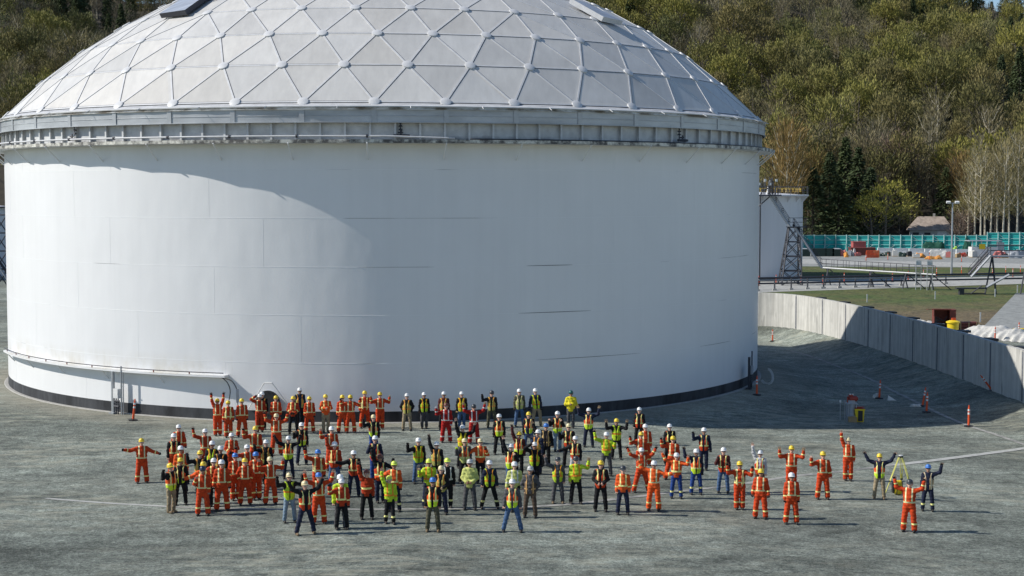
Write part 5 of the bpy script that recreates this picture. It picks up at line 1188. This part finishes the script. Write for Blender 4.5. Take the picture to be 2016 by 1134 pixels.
for k, x in enumerate((1652, 1672, 1688, 1726, 1748, 1762, 1790, 1804, 1822, 1868, 1886, 1908, 1916, 1978, 1990, 2010)):
    m_, cn = CL[k % 7]; q = at_z(x, r_.uniform(504.5, 508.5), 0); w_ = r_.uniform(.6, 1.3); e = empty('supply_crate', q, R(r_.uniform(-30, 30)), ordn(k) + ' small supply load from the left in the far yard, ' + cn, 'crate', 'small loads in the far yard')
    mb = MB(); mb.box((0, 0, .08), (w_ * 1.1, .9, .12)); mb.build('pallet', M['timber'], e); mb = MB(); h_ = r_.uniform(.4, 1.0); mb.box((0, 0, .15 + h_ / 2), (w_, .8, h_)); mb.box((w_ * .15, 0, .17 + h_), (w_ * .5, .5, .16), R(12)); mb.build('load', M[m_], e)
# near items behind the wall
q = at_z(1858, 655, 0); gb = empty('generator_box', q, R(-6), 'rusty red equipment box with its lid propped open behind the wall', 'equipment box')
mb = MB()
for c_, s_n in (((0, .55, .95), (1.75, .05, 1.9)), ((.62, 0, .95), (.5, 1.1, 1.9)), ((-.86, 0, .95), (.05, 1.1, 1.9)), ((0, 0, .04), (1.75, 1.1, .08)), ((0, 0, 1.92), (1.8, 1.15, .05))): mb.box(c_, s_n)
mb.build('body', M['rust'], gb); mb = MB(); mb.box((-.6, -.95, 2.0), (1.9, 1.0, .04), tilt=Matrix.Rotation(R(-5), 3, 'X')); mb.build('open_lid', M['rust'], gb)
mb = MB(); r_ = random.Random(9)
for k in range(9): mb.box((r_.uniform(-.7, .2), r_.uniform(-.2, .3), r_.uniform(.2, 1.3)), (r_.uniform(.1, .35), .3, r_.uniform(.1, .4)))
mb.tube([(-.6, -.3, 1.3), (-.1, -.35, 1.0), (.2, -.3, 1.4)], .04, 6); mb.build('engine', M['darksteel'], gb)
mb = MB(); mb.box((-.4, -.4, .75), (.8, .1, .1)); mb.build('handle', M['white'], gb)
def pt_w(x, y, z=0): return at_z(x, y, z)
q = at_z(1876, 654, .4); yb = empty('waste_bin', (q[0], q[1], .3), 0, 'bright yellow bin with orange knob standing behind the wall', 'bin')
mb = MB(); mb.lathe([(.42, 0), (.47, .85)], n=20); mb.lathe([(.0001, 0), (.42, 0)], n=20); mb.build('body', M['yellow'], yb, True, 40); mb = MB(); mb.lathe([(.55, .85), (.55, .95), (.3, 1.05), (.0001, 1.08)], n=20); mb.build('lid', M['yellow'], yb, True, 40); mb = MB(); mb.box((.05, 0, 1.15), (.3, .16, .2)); mb.build('knob', M['orange'], yb)
q = at_z(1903, 655, 0); pl = empty('pallet_stack', q, R(5), 'reddish brown timber crate next to the yellow bin', 'crate'); mb = MB()
for k in range(4): mb.box((0, 0, .15 + .22 * k), (1.6, .9, .17))
mb.build('boards', M['rust'], pl); mb = MB()
for sx in (-.7, 0, .7): mb.box((sx, -.46, .45), (.1, .05, .9))
mb.build('battens', M['timber'], pl)
from mathutils import noise as mnoise
def tarp(name, corners, ht_, mat, label, seed):
    """a draped sheet: a long low heap between photo pixels"""
    r_ = random.Random(seed); A_, B__ = Vector(at_z(*corners[0])), Vector(at_z(*corners[1])); n, m_ = 70, 16; v = []; wid = corners[2]; d = (B__ - A_); pn = Vector((-d.y, d.x, 0)).normalized()
    for i in range(n + 1):
        for j in range(m_ + 1):
            t, u = i / n, j / m_; prof_ = math.sin(math.pi * u) ** .6 * math.sin(math.pi * min(1, max(0, t * .96 + .02))) ** .3
            z = ht_ * prof_ * (1 + .5 * mnoise.noise(Vector((i * .1, j * .22, seed))) + .22 * mnoise.noise(Vector((i * .45 + j * .5, j * .3, seed + 5))) + .1 * mnoise.noise(Vector((i * 1.1 - j * .7, j * .6, seed + 9)))) + .02; p_ = A_ + d * t + pn * (u - .5) * wid * (1 + .1 * math.sin(i * .9)); v.append((p_.x, p_.y, max(z, .02)))
    f = [(i * (m_ + 1) + j, (i + 1) * (m_ + 1) + j, (i + 1) * (m_ + 1) + j + 1, i * (m_ + 1) + j + 1) for i in range(n) for j in range(m_)]
    mb = MB(); mb.add(v, f); o = mb.build(name, mat, None, True); return tag(o, label, 'tarpaulin')
tarp('tarpaulin', ((1898, 660), (2050, 672), 4.2), .8, M['tarp'], 'long crumpled white tarpaulin heap at the right edge behind the wall', 1)
tarp('tarpaulin', ((1745, 640), (1842, 648), 2.2), .7, M['tarp'], 'low white tarpaulin left of the rusty box', 2)
mb = MB(); r_ = random.Random(4)
for k in range(9): a_ = Vector(at_z(1915 + r_.uniform(0, 20), 652 + r_.uniform(-3, 8), .15)); mb.bar(a_, a_ + Vector((r_.uniform(2, 4.5), r_.uniform(-.8, .3), r_.uniform(0, .2))), .09)
tag(mb.build('loose_boards', M['yellow']), 'yellowish loose boards strewn before the white tarpaulin', 'boards', None, 'stuff')
# left edge: far tank with dark stair
st3 = empty('storage_tank', (-80, 214, 0), 0, 'sliver of a grey storage tank at the far left edge beyond the big tank', 'storage tank'); rr3 = 10.2
mb = MB(); mb.lathe([(rr3, 0), (rr3, 9.6)], n=72); mb.lathe([(rr3, 9.6), (.0001, 10.4)], n=72); mb.build('shell', M['tank2'], st3, True, 40); mb = MB(); mb.lathe([(rr3, 9.4), (rr3 + .7, 9.4), (rr3 + .7, 9.6), (rr3, 9.6)], n=72); mb.build('top_ledge', M['darksteel'], st3)
q = at_y(2, 560, 190); e = empty('stair_tower', (q[0], 190, 0), 0, 'dark lattice stair in front of the grey tank sliver at the left edge', 'stair tower')
ladder_flight((1.2, 0, .3), (-3.5, 0, 7.5), .9, 'flight', e, steps=20); mb = MB()
for k in range(4): mb.bar((-.6, 0, k * 2.2), (.9, 0, k * 2.2 + 2.2), .1); mb.bar((.9, 0, k * 2.2), (-.6, 0, k * 2.2 + 2.2), .1); mb.bar((-.6, 0, k * 2.2 + 2.2), (.9, 0, k * 2.2 + 2.2), .12)
mb.bar((-.6, 0, 0), (-.6, 0, 9), .14); mb.bar((.9, 0, 0), (.9, 0, 9), .14); mb.build('lattice_frame', M['darksteel'], e)

# ------------------------------------------------------------------ wooded hill
def hillz(x, y):
    x = np.asarray(x, float); y = np.asarray(y, float); s = x / np.maximum(y, 1)
    sl = .31 * (1 - .17 * np.clip((s - .2) / .13, 0, 1)); d = np.clip(y - 338, 0, 330)
    z = sl * d * (1 + .0 * d) + 8 * np.sin(x * .021 + y * .012) * np.clip(d / 120, 0, 1) + 4 * np.sin(x * .05 - y * .03 + 1) * np.clip(d / 100, 0, 1)
    return z - .6 * np.clip((345 - y) / 7, 0, 1)
hx_ = np.linspace(-420, 420, 141); hy_ = np.concatenate([np.linspace(336, 700, 92), [760, 900, 1300]])
gx2, gy2 = np.meshgrid(hx_, hy_, indexing='xy'); V = np.stack([gx2.ravel(), gy2.ravel(), hillz(gx2.ravel(), gy2.ravel())], 1)
ii, jj = np.meshgrid(np.arange(140), np.arange(len(hy_) - 1), indexing='xy'); a = (jj * 141 + ii).ravel()
b = NB('forest_floor'); pos = b.geo(); c = b.mul((.075, .062, .04), b.ramp(b.noise(pos, .4, 6, .7), [(.3, .5), (.7, 1.2)])); M['floor'] = b.fin(b.mul(c, (.6, .6, .6)), 1)
o = D.objects.new('hillside', np_mesh('hillside', V, np.stack([a, a + 1, a + 142, a + 141], 1), M['floor'])); C.objects.link(o); tag(o, kind='structure')

def leafmat(name, cols, rough=.75):
    b = NB(name); oi = b.n('ShaderNodeObjectInfo'); r0 = oi.outputs['Random']
    c = b.ramp(r0, [(i / (len(cols) - 1), q) for i, q in enumerate(cols)])
    v = b.noise(b.coord(), .9, 3, .6); c = b.mul(c, b.ramp(v, [(.3, .5), (.7, 1.35)])); m = b.fin(c, rough, 0, .2)
    return m
M['leaf'] = leafmat('spring_leaves', [(.15, .14, .052), (.265, .25, .07), (.18, .17, .058), (.22, .185, .075), (.13, .14, .052), (.28, .26, .065), (.17, .145, .072)])
M['twig'] = leafmat('bare_twigs', [(.2, .17, .12), (.25, .22, .12), (.18, .16, .12), (.26, .22, .11), (.22, .21, .1)])
M['needle'] = leafmat('fir_needles', [(.06, .085, .04), (.085, .11, .045), (.07, .095, .045)])
M['goldbud'] = leafmat('tan_buds', [(.3, .25, .12), (.26, .23, .11)]); M['goldleaf'] = leafmat('golden_buds', [(.28, .19, .07), (.26, .175, .065)]); M['pinkbud'] = leafmat('pinkish_buds', [(.24, .17, .13), (.22, .16, .12)]); M['yleaf'] = leafmat('fresh_leaves', [(.3, .28, .06), (.28, .26, .055)])
M['bark'] = paint('grey_bark', (.16, .14, .12), .9, var=.5, scale=2); M['birch'] = paint('pale_bark', (.62, .57, .45), .8, var=.4, scale=1.2); M['darkbark'] = paint('dark_bark', (.06, .045, .035), .9)
def quads_at(rg, c, sx, sy, axis, nrm):
    """leaf clumps: long side along axis, faces turned towards nrm"""
    n = len(c); b_ = np.cross(nrm, axis); b_ /= np.linalg.norm(b_, axis=1)[:, None] + 1e-9
    sx = np.broadcast_to(sx, n)[:, None]; sy = np.broadcast_to(sy, n)[:, None]; a = axis
    V = np.stack([c - a * sx - b_ * sy * .4, c - a * sx * .2 + b_ * sy, c + a * sx, c + a * sx * .1 - b_ * sy], 1).reshape(-1, 3); return V, np.arange(n * 4).reshape(n, 4)
def unit(a): return a / (np.linalg.norm(a, axis=1)[:, None] + 1e-9)
def tree_geo(kind, seed, n=900, det=1.):
    rg = np.random.default_rng(seed); rnd_ = random.Random(seed); mb = MB()
    if kind == 'fir':
        H = 21.; mb.tube([(0, 0, -1), (0, 0, H * .5), (0, 0, H)], [.3, .18, .03], 5)
        t = rg.random(n) ** .8; z = H * (.08 + .92 * t); r_ = (H * (1 - t) * .2 + .25) * (.35 + .65 * rg.random(n) ** .5) * (1 + .18 * np.sin(z * 2.1)); th = rg.random(n) * 6.283
        c = np.stack([r_ * np.cos(th), r_ * np.sin(th), z - r_ * .25], 1); ax = np.stack([np.cos(th), np.sin(th), -.35 + .2 * rg.normal(size=n)], 1); ax /= np.linalg.norm(ax, axis=1)[:, None]
        nr = unit(np.stack([np.cos(th), np.sin(th), .7 + 0 * th], 1) + .45 * rg.normal(size=(n, 3))); V, Q = quads_at(rg, c, .6 / det * (.5 + .7 * rg.random(n)), .17 / det, ax, nr); return mb, V, Q
    H = 16. if kind != 'birch' else 21.; lean = rg.normal(size=2) * .5; ends = []; axs = []
    tr = [(0, 0, -1), (lean[0] * .3, lean[1] * .3, H * .35), (lean[0], lean[1], H * .92)]; mb.tube(tr, [.22, .16, .03] if kind != 'birch' else [.2, .15, .04], 5)
    nb = 15 if det >= 1 else 7; wid = {'leafy': 3.6, 'bare': 2.9, 'birch': 2.3}[kind]
    for k in range(nb):
        t = (.22 if kind != 'birch' else .3) + .7 * (k / nb) + rnd_.uniform(-.02, .02); th = k * 2.4 + rnd_.uniform(-.4, .4); z0 = H * t * .92; L = wid * (1.15 - .85 * abs(t - .45)) * rnd_.uniform(.8, 1.25)
        p0 = Vector((lean[0] * t, lean[1] * t, z0)); d = Vector((math.cos(th), math.sin(th), 0)); p1 = p0 + d * L * .5 + Vector((0, 0, L * .42)); p2 = p0 + d * L + Vector((0, 0, L * (1.0 if kind == 'leafy' else 1.5)))
        mb.tube([p0, p1, p2], [.07, .045, .012], 3, 0, False)
        for q in range(3 if det >= 1 else 0):
            s0 = p0.lerp(p1, .6).lerp(p2, q * .25); e = s0 + Vector((rnd_.uniform(-1, 1), rnd_.uniform(-1, 1), rnd_.uniform(.6, 1.9))); mb.tube([s0, e], [.03, .008], 3, 0, False); ends.append(np.array(e))
        for q in (.5, .75, 1.0): ends.append(np.array(p0.lerp(p1, min(1, q * 2)).lerp(p2, max(0, q * 2 - 1) * .9)))
    ends.append(np.array([lean[0], lean[1], H * .93])); ends = np.array(ends)
    if kind == 'leafy':
        # clumps sit on a lobed dome, denser towards the top, twigs fanning up and out
        d = unit(rg.normal(size=(n, 3)) + np.array([0, 0, .35])); d[:, 2] = np.where(d[:, 2] < -.45, -d[:, 2], d[:, 2]); ph = rg.random(6) * 6.28
        lob = 1 + .2 * np.sin(d[:, 0] * 5 + ph[0]) * np.sin(d[:, 1] * 5 + ph[1]) + .16 * np.sin(d[:, 2] * 7 + d[:, 0] * 4 + ph[2]) + .1 * np.sin(d[:, 1] * 11 + ph[3])
        rad = lob * (.62 + .4 * rg.random(n) ** .6); c = d * rad[:, None] * np.array([wid * 1.25, wid * 1.25, H * .36]) + np.array([lean[0] * .6, lean[1] * .6, H * .62])
        ax = unit(d + np.array([0, 0, 1.1]) + .35 * rg.normal(size=(n, 3))); nr = unit(d + .55 * rg.normal(size=(n, 3)))
        V, Q = quads_at(rg, c, .3 / det * (.5 + .9 * rg.random(n)), .085 / det, ax, nr)
    else:
        idx = rg.integers(0, len(ends), n); spread = {'bare': .8, 'birch': .65}[kind]
        c = ends[idx] + rg.normal(size=(n, 3)) * spread
        ax = c - np.array([lean[0] * .5, lean[1] * .5, 0]); ax[:, 2] = np.abs(rg.normal(size=n)) * 1.5 + 2.2; ax = unit(ax + rg.normal(size=(n, 3)) * .5); nr = unit(c - np.array([0, 0, H * .5]) + rg.normal(size=(n, 3)) * 2)
        V, Q = quads_at(rg, c, .6 / det * (.5 + .8 * rg.random(n)), .04 / det, ax, nr)
    return mb, V, Q
KIND = {'leafy': ('leafy_tree', 'leaf', 'bark'), 'bare': ('bare_tree', 'twig', 'bark'), 'fir': ('fir_tree', 'needle', 'darkbark'), 'birch': ('birch_tree', 'twig', 'birch')}
protos = {}
def proto(kind, seed, n=900, lm=None, bm=None):
    key = (kind, seed, n, lm, bm)
    if key not in protos:
        nm, l0, b0 = KIND[kind]; mb, V, Q = tree_geo(kind, seed, n); cr = np_mesh('crown', V, Q, M[lm or l0], None, False)
        t_ = mb.build('trunk', M[bm or b0]); tm = t_.data; D.objects.remove(t_)
        # one mesh with two materials for the trees too far away to show parts
        V2 = np.array(mb.v); 
        me = D.meshes.new(nm); me.from_pydata(mb.v + [tuple(q) for q in V], [], mb.f + [tuple(int(i) + len(mb.v) for i in q) for q in Q]); me.materials.append(M[bm or b0]); me.materials.append(M[lm or l0])
        me.polygons.foreach_set('material_index', [0] * len(mb.f) + [1] * len(Q)); me.update(); protos[key] = (tm, cr, me)
    return protos[key]
def plant(kind, seed, x, y, z, s, rz, label, group=None, parts=True, n=900, lm=None, bm=None, sz=None):
    tm, cr, me = proto(kind, seed, n, lm, bm); nm = KIND[kind][0]
    if parts:
        e = empty(nm, (x, y, z), rz, label, nm.replace('_', ' '), group); e.scale = (s, s, sz or s)
        for q, m_ in (('trunk', tm), ('crown', cr)): o = D.objects.new(q, m_); C.objects.link(o); o.parent = e
        return e
    o = D.objects.new(nm, me); C.objects.link(o); o.location = (x, y, z); o.rotation_euler = (0, 0, rz); o.scale = (s, s, sz or s); return tag(o, label, nm.replace('_', ' '), group)
def pxw(x, Y): return at_y(x, 500, Y)[0]
def near(kind, x, ytop, Y, seed, label, group=None, **kw):
    X = pxw(x, Y); z0 = float(hillz([X], [Y])[0]) if Y > 338 else 0; H = {'fir': 21, 'birch': 20.5}.get(kind, 16.2); s = (at_y(x, ytop, Y)[2] - z0) / H; ws = kw.pop('w', s)
    e = plant(kind, seed, X, Y, z0, ws, random.Random(seed).uniform(0, 6), label, group, True, sz=s, **kw); return e
near('bare', 1545, 236, 322, 41, 'golden tree with upright bare branches right of the big tank rim', n=2600, lm='goldleaf', bm='birch', w=1.55)
near('leafy', 1512, 330, 325, 47, 'small dark leafy tree half hidden behind the small tank roof')
for i, (x, yt, Y) in enumerate(((1600, 330, 322), (1632, 300, 327), (1662, 270, 333), (1688, 290, 330), (1712, 330, 326), (1650, 350, 321))):
    near('fir', x, yt, Y, 50 + i, ('dark fir just right of the small tank', 'dark fir second from the small tank', 'tallest dark fir of the clump beyond the fence', 'dark fir right of the tallest one', 'rightmost dark fir of the clump by the yellow tree', 'low dense fir at the front of the clump')[i], 'dark firs beyond the fence', n=2200, w=1.25)
near('leafy', 1742, 350, 322, 61, 'yellow green budding tree left of the house', n=1500, lm='yleaf', w=1.3); near('leafy', 1718, 385, 321, 62, 'low yellow green tree at the fence left of the house', n=1100, lm='yleaf', w=1.0)
near('bare', 1800, 338, 352, 63, 'pinkish grey bare tree behind the house', n=2600, lm='pinkbud', w=1.5); near('bare', 1888, 415, 326, 64, 'pale bushy bare tree right of the house', n=1800, lm='pinkbud', w=.9)
for i, (x, yt, Y) in enumerate(((1846, 310, 372), (1822, 325, 365), (1500, 360, 340))): near('fir', x, yt, Y, 70 + i, ('dark fir above the house roof', 'slim dark fir left of the one above the house', 'fir behind the small tank roof platform')[i], n=1500)
for i, (x, yt, Y) in enumerate(((1918, 290, 326), (1930, 300, 323), (1938, 285, 329), (1948, 310, 325), (1962, 300, 331), (1973, 280, 322), (1986, 275, 324), (2001, 262, 322), (1904, 320, 330), (2022, 280, 326))):
    near('birch', x, yt, Y, 80 + i, (ORD[i] + ' of ten pale trunked birches counted in order behind the green fence'), 'birches behind the green fence', n=900, lm='goldbud', bm='birch', w=1.15)
for i, (x, yt, Y) in enumerate(((1770, 400, 330), (1895, 380, 338), (1912, 370, 342), (1935, 385, 345), (1958, 375, 341), (1980, 380, 344), (2005, 370, 343), (1620, 400, 345), (1580, 360, 348), (1790, 390, 341))):
    near('leafy', x, yt, Y, 95 + i, (ORD[i] + ' low olive green tree among the trunks at the foot of the hill'), 'low trees at the foot of the hill', n=1200, lm='leaf')
for i, (k_, x, yt, Y, w_, lm_) in enumerate([('leafy', 1570, 250, 352, 1.3, 'leaf'), ('leafy', 1620, 262, 356, 1.3, 'leaf'), ('bare', 1700, 262, 350, 1.5, 'twig'), ('leafy', 1735, 290, 346, 1.3, 'leaf'), ('bare', 1760, 270, 352, 1.6, 'pinkbud'), ('fir', 1785, 300, 350, 1.1, None), ('bare', 1838, 280, 356, 1.6, 'twig'), ('leafy', 1870, 270, 352, 1.2, 'leaf'), ('fir', 1860, 330, 344, 1.0, None), ('bare', 1895, 300, 344, 1.3, 'goldleaf'), ('leafy', 1945, 250, 352, 1.4, 'yleaf'), ('leafy', 2000, 240, 356, 1.4, 'leaf'), ('bare', 1600, 300, 342, 1.3, 'goldleaf'), ('leafy', 1530, 215, 360, 1.3, 'leaf')]):
    near(k_, x, yt, Y, 130 + i, ['broad olive tree above the small tank', 'second broad olive tree above the small tank', 'grey bare tree behind the fir clump', 'olive tree behind the yellow green tree', 'pinkish bare tree behind the yellow green tree', 'slim fir left of the pinkish tree behind the house', 'grey bare tree high above the house', 'olive tree high above the right end of the house roof', 'low fir just right of the house', 'golden bare tree left of the birches', 'fresh yellow tree rising behind the birches', 'olive tree behind the rightmost birches', 'thin golden tree beside the first fir', 'olive tree right above the rim of the big tank'][i], n=2600, w=w_, lm=lm_)
def vis(x, y, ztop):
    q = np.array([x, y, ztop - CAMH]); zz = q @ cf; px = 1008 + FPX * q[0] / zz; py = 567 - FPX * (q @ cu) / zz
    if px < -25 or px > 2045 or py < -150: return None
    if px < 440: return (px, py) if py < 240 - .575 * px + 25 else None
    if px < 1090: return None
    return (px, py) if py < (px - 1090) * .58 + 30 or px > 1490 else None
rg = random.Random(77); pool = []
y = 344.0
while y < 672:
    sp = 8.3 + (y - 343) * .007; xm = .36 * y; x = -xm
    while x < xm:
        X, Y = x + rg.uniform(-.4, .4) * sp, y + rg.uniform(-.4, .4) * sp; z = float(hillz([X], [Y])[0])
        cl = math.sin(X * .035 + 1.7) + math.sin(Y * .043 + X * .02) + rg.uniform(-1.1, 1.1); k_ = 'fir' if cl > (.75 if X / Y > .2 else 1.0) else ('bare' if cl < -1.15 else 'leafy')
        if k_ == 'leafy' and rg.random() < (.62 if X < 0 else .16): k_ = 'bare'
        s = rg.uniform(.95, 1.5) * (.72 if k_ == 'fir' else (.85 if k_ == 'bare' else 1))
        if vis(X, Y, z + 15 * s): pool.append((Y, k_, X, Y, z, s, rg.uniform(0, 6.28), rg.randrange(5)))
        x += sp
    y += sp * .95
pool.sort(key=lambda q: q[0]); cnt = {}; rest = []
LAB = {'leafy': 'olive green budding tree on the forested hillside', 'bare': 'grey brown leafless tree on the forested hillside', 'fir': 'dark evergreen fir on the forested hillside'}
for (Y_, k_, X, Y, z, s, rz, sd) in pool:
    cnt[k_] = cnt.get(k_, 0) + 1
    if cnt[k_] <= 270: plant(k_, 200 + sd, X, Y, z, s, rz, LAB[k_], {'leafy': 'budding trees on the hill', 'bare': 'bare trees on the hill', 'fir': 'firs on the hill'}[k_], Y < 385, n={'leafy': 3000, 'bare': 1500, 'fir': 2200}[k_], bm='birch' if (k_ == 'bare' and sd < 2) else None)
    else: rest.append((k_, X, Y, z, s, rz, sd))
print('TREES', len(pool), cnt, 'rest', len(rest))
if rest:   # the far wood that reads as one mass
    low = {}
    Vs, Qs, Ms = [], [], []; o_ = 0; order = ['leafy', 'bare', 'fir']
    for (k_, X, Y, z, s, rz, sd) in rest:
        key = (k_, sd % 4)
        if key not in low:
            mb, V, Q = tree_geo(k_, 300 + sd, 1100, .72); tq = np.array([f for f in mb.f if len(f) == 4]); low[key] = (np.concatenate([np.array(mb.v), V]), np.concatenate([tq, Q + len(mb.v)]), np.array([3] * len(tq) + [order.index(k_)] * len(Q)))
        V, Q, m_ = low[key]; c_, s_n = math.cos(rz), math.sin(rz); W = np.stack([(V[:, 0] * c_ - V[:, 1] * s_n) * s + X, (V[:, 0] * s_n + V[:, 1] * c_) * s + Y, V[:, 2] * s + z], 1)
        Vs.append(W); Qs.append(Q + o_); Ms.append(m_); o_ += len(V)
    def fm(name, c1, c2): b = NB(name); pos = b.geo(); return b.fin(b.mul(b.mix(b.ramp(b.noise(pos, .12, 3, .6), [(.35, 0.0), (.65, 1.0)]), c1, c2), b.ramp(b.noise(pos, .9, 3, .6), [(.3, .6), (.7, 1.3)])), .8, 0, .2)
    me = np_mesh('distant_forest', np.concatenate(Vs), np.concatenate(Qs), [fm('far_leaves', (.145, .135, .052), (.25, .23, .065)), fm('far_twigs', (.15, .13, .095), (.2, .175, .1)), fm('far_needles', (.06, .085, .04), (.08, .105, .045)), M['bark']], np.concatenate(Ms), False)
    o = D.objects.new('distant_forest', me); C.objects.link(o); tag(o, 'far upper wood of mixed trees covering the top of the hill', 'forest', None, 'stuff')

mb = MB(); q = bpt(1495.5, 548, 196); t_ = bpt(1497, 372, 196); u_ = bpt(1516, 370, 196)
mb.tube([(q.x, 196, 0), (t_.x, 196, t_.z - .8), (t_.x + .25, 196, t_.z - .2), (t_.x + .8, 196, t_.z), (u_.x, 196, u_.z)], .09, 8); tag(mb.build('riser_pipe', M['darksteel'], None, True), 'tall thin dark riser pipe bending over beside the small tank', 'pipe')
